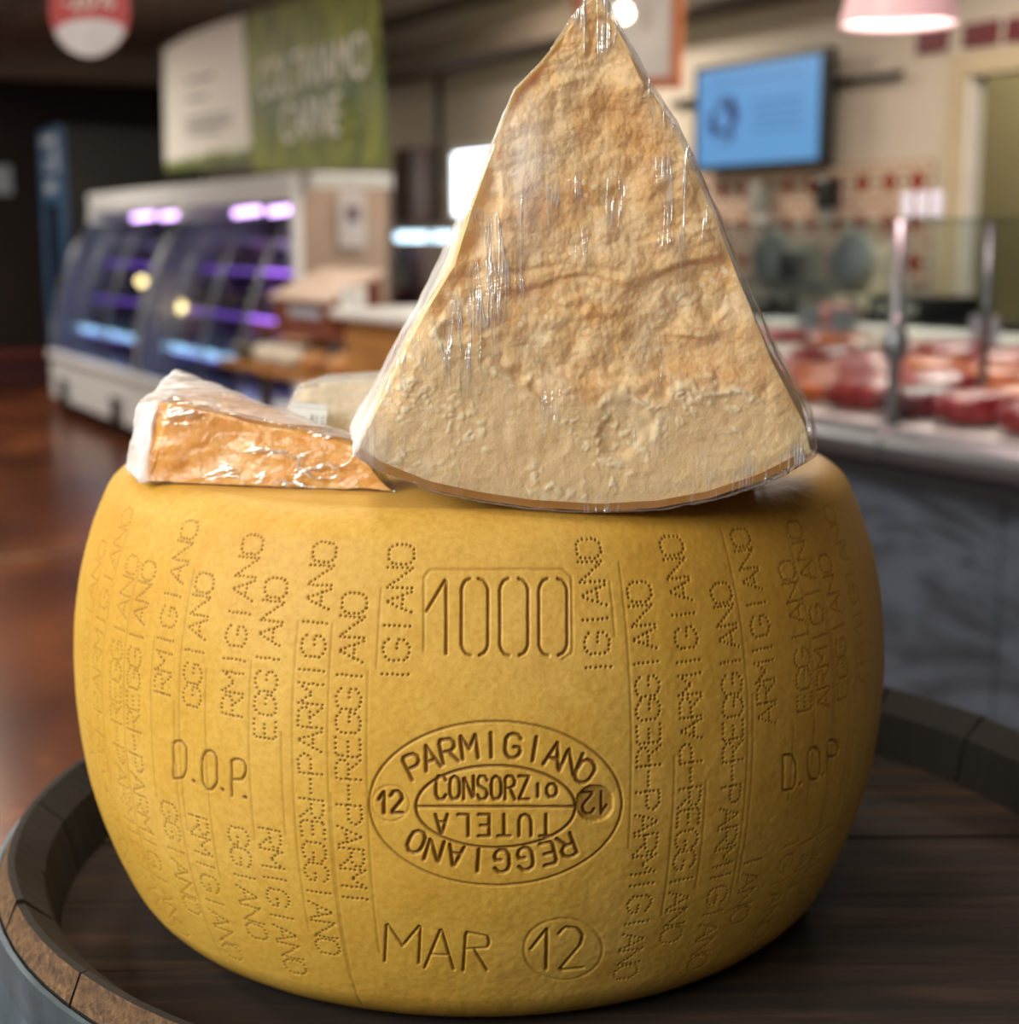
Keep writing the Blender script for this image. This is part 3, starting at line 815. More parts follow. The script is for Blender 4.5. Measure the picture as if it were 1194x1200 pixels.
# rind: curved shell under the wedge
nb = 66
arcp = Fg[0][::5]; arcb = Bg[0][::5]; nb = len(arcp)
rv, rf = [], []
for i in range(nb):
    tng = arcp[min(i + 1, nb - 1)] - arcp[max(i - 1, 0)]; tng /= np.linalg.norm(tng)
    up_ = np.cross(np.array([0, 1., 0]), tng); up_ = up_ if up_[2] > 0 else -up_
    fr0 = arcp[i] + up_ * .0026 - np.array([0, .0014, 0]); fr1 = arcp[i] - up_ * .0006 - np.array([0, .0009, 0]); b1 = arcb[i] - up_ * .0006; b0 = arcb[i] + up_ * .0026
    for q in (fr0, fr1, b1, b0):
        q = q.copy(); q[2] = max(q[2], ZT + .0002); rv.append(tuple(q - contact))
for i in range(nb - 1):
    for k in range(4): rf.append((i * 4 + k, i * 4 + (k + 1) % 4, i * 4 + 4 + (k + 1) % 4, i * 4 + 4 + k))
rf += [(0, 1, 2, 3), tuple((nb - 1) * 4 + k for k in (3, 2, 1, 0))]
MB().add(rv, rf).build('rind', m_rindedge, big, smooth=False)
# film around it
NU2, NV2 = 150, 160
def grow(pl, k): return [inset(p, -k) for p in pl]
Ff = coons(tr3(grow(outB, 2)), tr3(grow(outT, 3)), tr3(grow(outL, 4)), tr3(grow(outR, 3)), NU2, NV2)
nrm = PLN * .0065
Ff = Ff + nrm
Bf = back_of(Ff, .112, 0, 4)
Vf, Qf = solid_grid(Ff, Bf, 24)
Nf = normals(Vf, Qf)
fx, fy = face_px(Vf)
fold = .0010 * (1 - np.abs(fbm(Vf * np.array([70, 60, 9]) + .6 * fbm(Vf * 15, 2, 99)[:, None], 3, 101)) * 2.2) + .0016 * fbm(Vf * 30, 3, 105)
Vf = Vf + Nf * (fold - .0005)[:, None]
Vf[:, 2] = np.maximum(Vf[:, 2], ZT + .0001)
isFf = np.zeros(len(Vf)); isFf[:NU2 * NV2] = 1
haze = .70 * np.exp(-((fx - 428) / 26) ** 2 - ((fy - 512) / 38) ** 2) + .55 * np.exp(-((fx - 615) / 30) ** 2 - ((fy - 185) / 75) ** 2) + .06 * sstep(60, 10, np.interp(fy, [0, 370, 530], [690, 500, 418]) + 18 - fx + 40)  # painted whiteness: bunched film at the corner, shine on the wrinkles
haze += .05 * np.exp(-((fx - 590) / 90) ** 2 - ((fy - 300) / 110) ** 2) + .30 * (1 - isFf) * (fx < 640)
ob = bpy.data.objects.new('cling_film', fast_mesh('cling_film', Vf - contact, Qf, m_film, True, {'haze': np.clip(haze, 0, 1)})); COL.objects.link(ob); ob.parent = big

# ---- pieces lying on the wheel: hexahedron with displaced faces
def hexa(c8, nu, nv, nd):
    """c8: front bl,br,tr,tl then back bl,br,tr,tl"""
    c = [np.array(p, float) for p in c8]
    u = np.linspace(0, 1, nu)[None, :, None]; v = np.linspace(0, 1, nv)[:, None, None]
    bil = lambda a, b, d, e: (1 - v) * ((1 - u) * a + u * b) + v * ((1 - u) * e + u * d)
    return solid_grid(bil(c[0], c[1], c[2], c[3]), bil(c[4], c[5], c[6], c[7]), nd, bil(*c[8:12]) if len(c) > 8 else None)
def piece(name, label, c8, mat, film, seed, rough, nu=150, nv=60, nd=60, filmhaze=None):
    base = np.array(c8[0], float); base[2] = ZT
    root = thing(name, label, 'cheese', tuple(base))
    V, Q = hexa(c8, nu, nv, nd); N = normals(V, Q)
    cg = V.mean(0)
    d_ = rough * (.9 * fbm(V * 38, 4, seed) + .6 * (.5 - worley(V * 75, seed + 3)) + .3 * (.5 - worley(V * 170, seed + 5)))
    V2 = V + N * d_[:, None]; V2 = cg + (V2 - cg) * .985
    V2[:, 2] = np.maximum(V2[:, 2], ZT + .0006)
    zero_ = np.zeros(len(V))
    o = bpy.data.objects.new('cheese_paste', fast_mesh('cheese_paste', V2 - base, Q, mat, True, {'cut': zero_, 'crumb': sstep(.28, .1, worley(V * 120, seed + 9)) * .5 * sstep(.1, .4, fbm(V * 25, 2, seed))})); COL.objects.link(o); o.parent = root
    V, Q = hexa(c8, 90, 40, 44); N = normals(V, Q)
    d_ = .0016 + .0012 * (1 - 2.2 * np.abs(fbm(V * np.array([25, 70, 70]), 3, seed + 11))) + .0009 * fbm(V * 55, 3, seed + 13)
    V = V + N * d_[:, None]; V[:, 2] = np.maximum(V[:, 2], ZT + .0001)
    hz = filmhaze(V) if filmhaze is not None else np.zeros(len(V))
    o = bpy.data.objects.new('cling_film', fast_mesh('cling_film', V - base, Q, film, True, {'haze': hz})); COL.objects.link(o); o.parent = root
    return root
m_orange = paste_mat('aged_orange_paste', '#c98838', '#e0a552', '#e8bd78', '#f0d8a8')
m_pale = paste_mat('pale_cheese_paste', '#c9b58c', '#dccba6', '#e8ddc2', '#f2ead8')
fbl = onz(168, 566, ZT); fbr = onz(462, 577, ZT)
dvec = (fbr - fbl); nfr = np.array([dvec[1], -dvec[0], 0]); nfr /= np.linalg.norm(nfr)
cF, cB = Fg[0, 0], Bg[0, 0]                      # lower left corner of the standing wedge, front and back
def flank_x(y): return cF[0] + (cB[0] - cF[0]) * (y - cF[1]) / (cB[1] - cF[1])
ftl = onplane(201, 471, fbl - nfr * .005, nfr); ftr = onplane(418, 523, fbr - nfr * .004, nfr)
ftr[0] = min(ftr[0], flank_x(ftr[1]) - .0022)
Y_ = np.array([0, -1., 0])
mbl = onz(153, 551, ZT); mtl = onplane(164, 479, mbl + np.array([0, .003, 0]), Y_)
mbr = fbr + np.array([0, .022, 0]); mbr[0] = flank_x(mbr[1]) + .008
mtr = ftr + np.array([0, .020, .001]); mtr[0] = flank_x(mtr[1]) - .0028
bbl = mbl + np.array([.012, .060, 0]); btl = onplane(207, 438, bbl - np.array([0, .012, 0]), Y_)
bbr = mbr + np.array([0, .026, 0]); bbr[0] = flank_x(bbr[1]) + .006
btr = onplane(408, 514, bbr - np.array([0, .004, 0]), Y_); btr[0] = min(btr[0], flank_x(btr[1]) - .0028)
lefthaze = lambda V: np.clip(sstep(fbl[0] + .006, fbl[0] - .001, V[:, 0]) * 1.0 + .5 * (V[:, 1] > fbl[1] + .012), 0, 1)  # white glare painted into the left end of the film
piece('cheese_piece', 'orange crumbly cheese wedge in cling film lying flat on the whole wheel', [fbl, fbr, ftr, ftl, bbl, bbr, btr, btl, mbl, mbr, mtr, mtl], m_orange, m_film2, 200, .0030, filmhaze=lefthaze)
# pale piece behind it, with a price label
yb = fbl[1] + .155
pz = lambda x, y, Y: onplane(x, y, np.array([0, Y, 0]), np.array([0, -1., 0]))
bl = np.array([pz(322, 500, yb)[0], yb, ZT]); br = np.array([pz(500, 500, yb)[0], yb, ZT])
tl = pz(352, 456, yb + .01); tr = pz(500, 446, yb + .01)
back = np.array([.01, .07, 0])
p3 = piece('cheese_piece', 'pale cheese piece in cling film with a printed price label', [bl, br, tr, tl, bl + back, br + back, tr + back, tl + back], m_pale, m_film2, 300, .0025, 110, 50, 40, filmhaze=lambda V: np.full(len(V), .35))
# label
m_label = NT('price_label_paper'); v = m_label.coord('Object', (1, 1, 1)); sx = m_label.add('ShaderNodeSeparateXYZ'); m_label.l(v, sx.inputs[0])
bars = m_label.math('GREATER_THAN', m_label.noise(m_label.coord('Object', (700, 1, 1)), 1., 2), .52)
zone = m_label.math('MULTIPLY', m_label.math('LESS_THAN', sx.outputs[2], -.0008), m_label.math('GREATER_THAN', sx.outputs[0], .001))
lines = m_label.math('MULTIPLY', m_label.math('GREATER_THAN', m_label.math('SINE', m_label.math('MULTIPLY', sx.outputs[2], 2600.)), .55), m_label.math('GREATER_THAN', sx.outputs[2], .0012))
m_label.col(m_label.mix(m_label.math('MAXIMUM', m_label.math('MULTIPLY', bars, zone), m_label.math('MULTIPLY', lines, .45)), '#dfe8ee', '#3a5568')); m_label.set(.5)
lc = pz(362, 484, yb - .010)
lb = MB().box(-.0105, .0105, -.0003, .0003, -.0058, .0058).build('price_label', m_label.m, p3)
lb.location = tuple(lc - np.array([bl[0], bl[1], ZT])); lb.rotation_euler = (-.25, .10, 0); lb['label'] = 'white printed price label'
# pale piece standing behind the tall wedge
ys_ = contact[1] + .135
c8 = [np.array([pz(440, 500, ys_)[0], ys_, ZT]), np.array([pz(640, 500, ys_)[0], ys_, ZT]), pz(600, 330, ys_), pz(494, 372, ys_)]
c8 += [p + np.array([.012, .05, 0]) for p in c8]
piece('cheese_piece', 'pale wrapped cheese piece standing upright behind the tall wedge', c8, m_pale, m_film2, 400, .0025, 90, 60, 30, filmhaze=lambda V: np.full(len(V), .4))

# ================================================================== MEAT COUNTER (shop frame)
KY = 1.65; X0, X1 = -3.35, .9
m_steel = plain('brushed_steel', '#767b80', .38, .8, .1, 14)
m_darkgap = plain('dark_gap_fill', '#16161a', .7)
def marble_mat():
    t = NT('grey_marble'); v = t.coord('Object', (1.0, 1.0, 3.2), (0, math.radians(-38), 0)); n = t.noise(v, 2.2, 7, .6, 1.4); n2 = t.noise(t.coord(), 8, 5, .6)
    c = t.ramp(n, [(.30, '#15181d'), (.45, '#353c46'), (.58, '#566070'), (.70, '#272c34')])
    t.col(t.mix(t.math('MULTIPLY', n2, .3), c, '#3c444f')); t.set(.35); return t.m
m_white = plain('white_enamel', '#d8d5d2', .35, var=.04)
m_clear = glassy('clear_glass', '#eef4f3', .10)
counter = thing('meat_counter', 'refrigerated meat counter with grey marble front, steel bumper rail and glass screen', 'counter', S(0, KY, 0), RA)
ct0 = counter
for i in range(4):
    xa = X0 + i * (X1 - X0) / 4; xb = X0 + (i + 1) * (X1 - X0) / 4
    MB().box(xa + .002, xb - .002, .06, .10, .06, .80).build('front_panel', marble_mat() if i == 0 else bpy.data.materials['grey_marble'], ct0, bevel=.002)
MB().box(X0 + .01, X1 - .01, .10, 1.05, 0, .80).build('carcass', m_darkgap, ct0)
MB().box(X0, X1, .035, 1.05, .80, .835).build('shadow_gap', m_darkgap, ct0)  # near-black strip, its colour standing for the shade under the rail
jx = shop(1028, 540, KY)[0]
rail = [(0.06, .838), (.012, .842), (.0, .856), (.0, .876), (.010, .892), (.03, .902), (.075, .905), (.075, .838)]
cuts = [X0, jx, X1]
for a, b in zip(cuts[:-1], cuts[1:]):
    MB().prism(rail, a + .004, b - .004, 0).build('bumper_rail', m_steel, ct0, bevel=.003)
MB().prism([(.07, .84), (.07, .90), (.14, .905), (.98, 0.965), (.98, .84)], X0, X1, 0).build('display_deck', m_white, ct0)
MB().prism([(.94, .96), (.94, 1.005), (.955, 1.02), (1.10, 1.02), (1.12, 1.0), (1.12, .96)], X0 + .15, X1, 0).build('rear_ledge', m_white, ct0, bevel=.006)
px1 = shop(1048, 430, KY + .10)[0]
posts = [px1 + 1.05 * k for k in (-2, -1, 0, 1)]
for xp in posts:
    if not X0 < xp < X1: continue
    po = MB().tube([(xp, .10, .90), (xp, .10, 1.305)], .0125, 10).build('glass_post', m_steel, ct0, smooth=True)
    MB().lathe([(.02, 0), (.026, .012), (.026, .05), (.016, .066), (.013, .09)], 14, (xp, .10, 1.03)).build('clamp', m_steel, po, smooth=True)
xs = [X0] + [p for p in posts if X0 < p < X1] + [X1]
for a, b in zip(xs[:-1], xs[1:]):
    MB().box(a + .016, b - .016, .096, .104, .91, 1.30).build('glass_pane', m_clear, ct0)
    MB().box(a + .004, b - .004, .09, .42, 1.301, 1.309).build('glass_shelf', m_clear, ct0)
px2 = shop(1157, 420, KY + .42)[0]
for k in (-2, -1, 0, 1):
    xp = px2 + 1.05 * k
    if X0 < xp < X1: MB().tube([(xp, .41, .93), (xp, .41, 1.30)], .010, 8).build('shelf_post', m_steel, ct0, smooth=True)
# meat in rows on the deck
def meat_mat(n, c1, c2, c3, rough=.3):
    t = NT(n); v = t.coord(); a = t.noise(v, 26, 5, .6, 1.1)
    t.col(t.ramp(a, [(.32, c1), (.52, c2), (.70, c3)])); t.set(rough); t.bump(t.noise(v, 60, 4), .3, .006); return t.m
MM = {'beef': meat_mat('beef', '#6e1016', '#94202a', '#b94a4a'), 'dark': meat_mat('dark_beef', '#3a0a14', '#5a1220', '#7a2430'),
      'orange': meat_mat('marinated', '#9c3c14', '#c8602a', '#dd8a4a'), 'pink': meat_mat('pork', '#b4545a', '#d08484', '#e6b8b0'),
      'pale': meat_mat('poultry', '#d0b8a8', '#e0ccc0', '#efe2da')}
def blob(sx, sy, sz, seed, mat, name, nu=26, nv=14, turn=0.):
    u = np.linspace(0, 2 * np.pi, nu, endpoint=False); v = np.linspace(-np.pi / 2, np.pi / 2, nv)
    e = .75
    cu, su, cv, sv = np.cos(u), np.sin(u), np.cos(v), np.sin(v)
    pw = lambda a: np.sign(a) * np.abs(a) ** e
    P = np.stack([sx * pw(cv)[:, None] * pw(cu)[None], sy * pw(cv)[:, None] * pw(su)[None], (sz * pw(sv))[:, None] + 0 * cu[None]], -1)
    sc = 1 / max(sx, sy)
    P = P * (1 + .22 * fbm(P * sc * 1.5 + seed, 3, seed)[..., None])
    P[0] = P[0].mean(0); P[-1] = P[-1].mean(0)
    if turn:
        c_, s_ = math.cos(turn), math.sin(turn); P = np.stack([P[..., 0] * c_ - P[..., 1] * s_, P[..., 0] * s_ + P[..., 1] * c_, P[..., 2]], -1)
    lo, hi = P.reshape(-1, 3).min(0), P.reshape(-1, 3).max(0)
    P = (P - (lo + hi) / 2) * (2 * np.array([sx, sy, sz]) / (hi - lo)); P[..., 2] += sz      # exactly 2sx by 2sy by 2sz, standing on z = 0
    i = np.arange(nv - 1)[:, None] * nu; j = np.arange(nu)[None]; Q = np.stack([i + j, i + (j + 1) % nu, i + nu + (j + 1) % nu, i + nu + j], -1).reshape(-1, 4)
    o = bpy.data.objects.new(name, fast_mesh(name, P.reshape(-1, 3), Q, mat)); COL.objects.link(o); return o
def deck_z(yl): return .906 + (yl - .14) * .0714
m_tray = plain('steel_tray', '#b4b2b4', .3, .7)
kinds = [('beef', 'beef_cut', 'deep red beef cut in the meat counter display', 'red beef cuts in the meat counter'),
         ('orange', 'marinated_cutlet', 'orange marinated cutlet in the meat counter display', 'orange cutlets in the meat counter'),
         ('dark', 'roast', 'dark purple red roast in the meat counter display', 'dark roasts in the meat counter'),
         ('pink', 'pork_cut', 'pink pork cut with pale fat in the meat counter', 'pork cuts in the meat counter'),
         ('pale', 'poultry_piece', 'pale poultry piece in the meat counter display', 'poultry in the meat counter')]
layout = {0: [0, 2, 0, 0, 3, 1], 1: [1, 0, 3, 1, 0, 0], 2: [1, 3, 4, 0, 3, 1], 3: [3, 0, 1, 4, 0, 3]}
rm = random.Random(21)
SLOPE = math.atan(.0714)
px2 = shop(1157, 420, KY + .42)[0]
shelf_posts = [px2 + 1.05 * k for k in (-2, -1, 0, 1)]
for row, yl in enumerate((.212, .408, .604, .800)):
    xk = -3.05; c = 0
    while xk < -.35:
        kx = layout[row][c % 6]
        key, nm, lab, grp = kinds[kx]
        sx = rm.uniform(.076, .114); sy = rm.uniform(.088, .0965); sz = rm.uniform(.026, .036)
        if key == 'orange': sz *= .85; sx *= 1.1
        if row == 1:
            for p_ in shelf_posts:
                if xk - .014 < p_ < xk + 2 * sx + .014: xk = p_ + .014        # leave room for the shelf posts
        o = blob(sx, sy, sz, rm.randint(1, 900), MM[key], nm, turn=rm.uniform(-.5, .5))
        o.location = S(xk + sx, KY + yl, deck_z(yl) - .003); o.rotation_euler = (SLOPE, 0, RA)
        rw = ('front', 'second', 'third', 'rear')[row]; tag(o, lab.replace(' in the meat counter', ' in the %s row of the meat counter' % rw), 'meat', grp + ', %s row' % rw)
        xk += 2 * sx - .001; c += 1
# a raw leg leaning over the ledge, glass jars
leg = blob(.034, .135, .030, 77, MM['pink'], 'pork_shank'); leg.location = S(shop(968, 390, KY + .93)[0], KY + .935, 1.020); leg.rotation_euler = (.06, 0, RA + .3)
tag(leg, 'long pink pork shank leaning on the white rear ledge', 'meat')
m_card = plain('price_card', '#9aa6b0', .4)
for i, (pxx, pyy) in enumerate(((945, 425), (985, 425), (1150, 450))):
    q = shop(pxx, pyy, KY + .702)
    ph = thing('price_holder', 'small pale price card on a stem among the meat', 'price card', S(q[0], q[1], deck_z(.702) - .002), RA, 'price cards in the meat counter')
    MB().tube([(0, 0, 0), (0, 0, .09)], .004, 6).build('stem', m_steel, ph)
    MB().box(-.045, .045, -.003, .003, .085, .145).build('card', m_card, ph)
# cards added in place of window reflections in the counter glass
for i, pxx in enumerate((1062, 1080, 1097)):
    q = shop(pxx, 268, KY + .2)
    o = thing('reflection_card', 'small white card imitating a window reflection above the glass shelf', 'card', S(q[0], q[1], 1.309), RA, 'reflection cards on the glass shelf')
    MB().box(-.018, .018, -.012, .012, 0, .006).build('foot', m_clear, o)
    MB().box(-.016, .016, -.002, .002, .004, .055).build('card', m_card, o)

# ---- back work counter with slicers
m_black = plain('black_plastic', '#131316', .4)
m_grey = plain('grey_machine', '#86867f', .45, .0)
m_cream = plain('cream_machine', '#b3aa96', .45)
bc_ = thing('work_counter', 'dark worktop counter along the tiled wall', 'counter', S(0, 3.72, 0), RA)
MB().box(-5.75, -3.4, 0, .55, 0, .90).build('cabinet', plain('cabinet_grey', '#8b857a', .5), bc_)
MB().box(-5.78, -3.38, -.03, .58, .90, .95).build('worktop', m_black, bc_, bevel=.005)
def slicer(xc, label, body, s=1.):
    t_ = thing('meat_slicer', label, 'slicer', S(xc, 3.98, .95), RA)
    MB().box(-.24 * s, .24 * s, -.18, .18, 0, .09).build('base', body, t_, bevel=.03)
    MB().prism([(-.05, .08), (.17, .08), (.13, .30), (-.02, .30)], -.1 * s, .14 * s, 0).build('motor_housing', body, t_, bevel=.03)
    g_ = MB().lathe([(.105, 0), (.118, .015), (.118, .03), (.105, .04)], 36).build('blade_guard', m_grey, t_, smooth=False)
    g_.location = (.02, -.06, .24); g_.rotation_euler = (math.radians(80), 0, .15)
    bl_ = MB().lathe([(.02, 0), (.098, .004), (.098, .008), (.02, .014)], 36).build('blade', m_steel, g_); bl_.location = (0, 0, .04)
    MB().box(-.30 * s, .05 * s, -.24, -.10, .12, .145).build('carriage', m_steel, t_, bevel=.008)
    MB().box(-.30 * s, -.27 * s, -.24, -.10, .14, .26).build('carriage_fence', m_steel, t_, bevel=.005)
    MB().tube([(-.25 * s, -.2, .14), (-.25 * s, -.24, .28)], .012, 8).build('handle', m_black, t_, smooth=True)
    k = MB().lathe([(.03, 0), (.034, .012), (.02, .03)], 18).build('dial', m_black, t_); k.location = (.18 * s, -.18, .05); k.rotation_euler = (math.radians(90), 0, 0)
    return t_
slicer(shop(908, 300, 3.9)[0] - .05, 'grey steel meat slicer with round blade on the dark worktop', m_grey, 1.0)
SX2 = shop(990, 300, 3.9)[0] + .02
slicer(SX2, 'cream meat slicer with brown guard on the dark worktop', m_cream, .9)
q = shop(1075, 372, 3.9)
sc_ = thing('label_printer', 'low dark label printer on the worktop near the doorway', 'printer', S(SX2 + .225 + .17, 3.95, .95), RA)
MB().box(-.16, .16, -.15, .15, 0, .10).build('body', m_black, sc_, bevel=.015); MB().box(-.12, .12, -.152, -.148, .03, .07).build('display', m_grey, sc_)
# small dispensers on the tiles
for i, (pxx, pyy) in enumerate(((901, 240), (980, 235))):
    q = shop(pxx, pyy, WALL_Y)
    o = thing('soap_dispenser', ('grey dispenser on the tiles close to the television', 'dark dispenser on the tiles above the cream slicer')[i], 'dispenser', S(q[0], WALL_Y - .015, q[2] - .10), RA)
    MB().box(-.05, .05, -.08, 0, .06, .20).build('body', (m_grey, m_black)[i], o, bevel=.012); MB().prism([(-.06, .06), (-.01, .06), (-.02, .0), (-.05, .0)], -.035, .035, 0).build('spout', (m_white, m_grey)[i], o)

# ================================================================== TELEVISION
a1, a2 = shop(820, 87, WALL_Y - .12), shop(958, 186, WALL_Y - .12)
tvx = (a1[0] + a2[0]) / 2; tvw = (a2[0] - a1[0]); z0, z1 = shop(958, 186, WALL_Y - .12)[2], shop(958, 64, WALL_Y - .12)[2]
tvh = z1 - z0
tv = thing('television', 'black flat television showing a blue page on the wall above the tiles', 'television', S(tvx, WALL_Y - .12, z0 - .03), RA)
MB().box(-tvw / 2 - .05, tvw / 2 + .05, 0, .055, 0, tvh + .06).build('casing', m_black, tv, bevel=.008)
def screen_mat():
    t = NT('blue_screen'); v = t.coord(); sx = t.add('ShaderNodeSeparateXYZ'); t.l(v, sx.inputs[0]); x, z = sx.outputs[0], sx.outputs[2]
    rr = t.math('SQRT', t.math('ADD', t.math('POWER', t.math('ADD', x, tvw * .27), 2.), t.math('POWER', t.math('ADD', z, .01), 2.)))
    ring = t.math('LESS_THAN', t.math('ABSOLUTE', t.math('SUBTRACT', rr, tvh * .19)), tvh * .075)
    patch = t.math('GREATER_THAN', t.noise(v, 14, 2), .47)
    rows_ = t.math('GREATER_THAN', t.math('SINE', t.math('MULTIPLY', z, 150.)), .2)
    zone = t.math('MULTIPLY', t.math('MULTIPLY', t.math('GREATER_THAN', x, -tvw * .02), t.math('LESS_THAN', x, tvw * .38)), t.math('LESS_THAN', t.math('ABSOLUTE', t.math('ADD', z, .01)), tvh * .2))
    head = t.math('MULTIPLY', t.math('LESS_THAN', t.math('ABSOLUTE', t.math('SUBTRACT', z, tvh * .36)), .012), t.math('LESS_THAN', t.math('ABSOLUTE', x), tvw * .38))
    c = t.mix(t.math('MULTIPLY', t.math('MULTIPLY', rows_, zone), .5), '#67a6e2', '#3c6c9e')
    c = t.mix(t.math('MULTIPLY', head, .4), c, '#3c6c9e')
    c = t.mix(t.math('MULTIPLY', ring, patch), c, '#151a5c')
    t.col('#000000'); t.l(c, t.b.inputs['Emission Color']); t.b.inputs['Emission Strength'].default_value = .80; t.set(.3); return t.m
sc = MB().box(-tvw / 2, tvw / 2, -.002, .002, -tvh / 2, tvh / 2).build('screen', screen_mat(), tv); sc.location = (0, -.003, .03 + tvh / 2)
MB().box(-.9 * tvw, .95 * tvw, .075, .105, tvh * .78, tvh * .84).build('mounting_bar', m_black, tv)
MB().box(-.1, .1, .05, .12, tvh * .3, tvh * .9).build('bracket', m_black, tv)

# red plaques above the doorway
m_plaque = plain('dark_red_plaque', '#5a1620', .5)
for i, (cx, cy, w2, h2) in enumerate(((1095, 48, 17, 11), (1152, 40, 20, 11), (1196, 34, 14, 12))):
    a = shop(cx - w2, cy - h2, WALL_Y); b = shop(cx + w2, cy + h2, WALL_Y)
    o = MB().box(-(b[0] - a[0]) / 2, (b[0] - a[0]) / 2, -.02, 0, 0, a[2] - b[2]).build('wall_plaque', m_plaque, loc=S((a[0] + b[0]) / 2, WALL_Y, b[2]), rotz=RA, bevel=.004)
    tag(o, 'small dark red plaque on the wall above the doorway', 'sign', 'dark red plaques above the doorway')

# ================================================================== PENDANT LAMPS over the counter
def pendant(P, r, label):
    t_ = thing('pendant_lamp', label, 'lamp', tuple(P), 0, None)
    m = NT('pink_lamp_shade') if 'pink_lamp_shade' not in bpy.data.materials else None
    if m:
        m.col('#f2c9cb'); m.set(.35); m.b.inputs['Emission Color'].default_value = lin('#f0b4b8'); m.b.inputs['Emission Strength'].default_value = .42
        m.b.inputs['Transmission Weight'].default_value = 0
    mt = bpy.data.materials['pink_lamp_shade']
    pr = [(r, 0), (r * 1.0, .006), (r * .97, .02), (r * .84, .08), (r * .72, .15), (r * .60, .19), (r * .3, .205), (r * .28, .20), (r * .57, .183), (r * .68, .15), (r * .80, .08), (r * .92, .02), (r * .955, .004)]
    MB().lathe(pr, 48, close=True).build('shade', mt, t_, smooth=True)
    ri = MB().lathe([(r * .80, .012), (r * .965, .004), (r * .965, .010), (r * .80, .018)], 48, close=True).build('reflector_ring', emit('lamp_glow', '#ffe8e2', 2.2) if 'lamp_glow' not in bpy.data.materials else bpy.data.materials['lamp_glow'], t_)
    MB().lathe([(.02, .05), (.03, .075), (.03, .10), (.016, .13)], 16).build('bulb', emit('bulb_glow', '#ffd9d4', 6.) if 'bulb_glow' not in bpy.data.materials else bpy.data.materials['bulb_glow'], t_, smooth=True)
    MB().tube([(0, 0, .2), (0, 0, CEIL - .215 - P[2])], .004, 6).build('cord', m_black, t_)
    l = bpy.data.lights.new('pendant_light', 'SPOT'); l.energy = 42; l.color = (1, .62, .58); l.spot_size = 2.2; l.spot_blend = .6; l.shadow_soft_size = .06
    o = bpy.data.objects.new('pendant_light', l); COL.objects.link(o); o.parent = t_; o.location = (0, 0, .05)
    return t_
rl = ray(1053, 30); PL = CAMV + rl * (3.05 / (rl[1]))
pendant(PL, .112, 'pink glowing pendant lamp above the marble fronted meat counter')

# framed board hanging in front of the wall
m_fro = plain('orange_frame', '#b0602c', .5)
m_board = plain('white_board', '#c9c4bd', .4, var=.03)
rb = ray(735, 92); PB = CAMV + rb * (5.2 / rb[1])
fb = thing('hanging_sign', 'white board in an orange brown frame hanging from the ceiling', 'sign', tuple(PB), math.radians(-18))
bw_, bh_ = .29, .44
MB().box(-bw_ / 2, bw_ / 2, -.006, .006, .0, bh_).build('board', m_board, fb)
for (a, b, c, d) in ((-bw_ / 2 - .035, -bw_ / 2, -.035, bh_ + .035), (bw_ / 2, bw_ / 2 + .035, -.035, bh_ + .035), (-bw_ / 2, bw_ / 2, -.035, 0), (-bw_ / 2, bw_ / 2, bh_, bh_ + .035)):
    MB().box(a, b, -.015, .015, c, d).build('frame_bar', m_fro, fb, bevel=.004)
for sx_ in (-.1, .1): MB().tube([(sx_, 0, bh_ + .03), (sx_, 0, CEIL - PB[2])], .003, 6).build('hanging_wire', m_black, fb)
rs_l = ray(731, 16); PS = CAMV + rs_l * (5.0 / rs_l[1])
sl_ = thing('sign_reflection', 'small bright round glow imitating a light reflection on the framed board', 'lamp', tuple(PS))  # made-up glowing bulb standing in for a light reflected on the board
MB().lathe([(.004, -.026), (.020, -.018), (.027, 0), (.020, .018), (.012, .03)], 20).build('bulb', emit('sign_reflection_glow', '#fff0d8', 9.), sl_, smooth=True)
MB().lathe([(.014, .026), (.018, .03), (.018, .07), (.008, .08)], 16).build('socket', m_black, sl_, smooth=True)
MB().tube([(0, 0, .08), (0, 0, CEIL - PS[2])], .003, 6).build('cord', m_black, sl_)

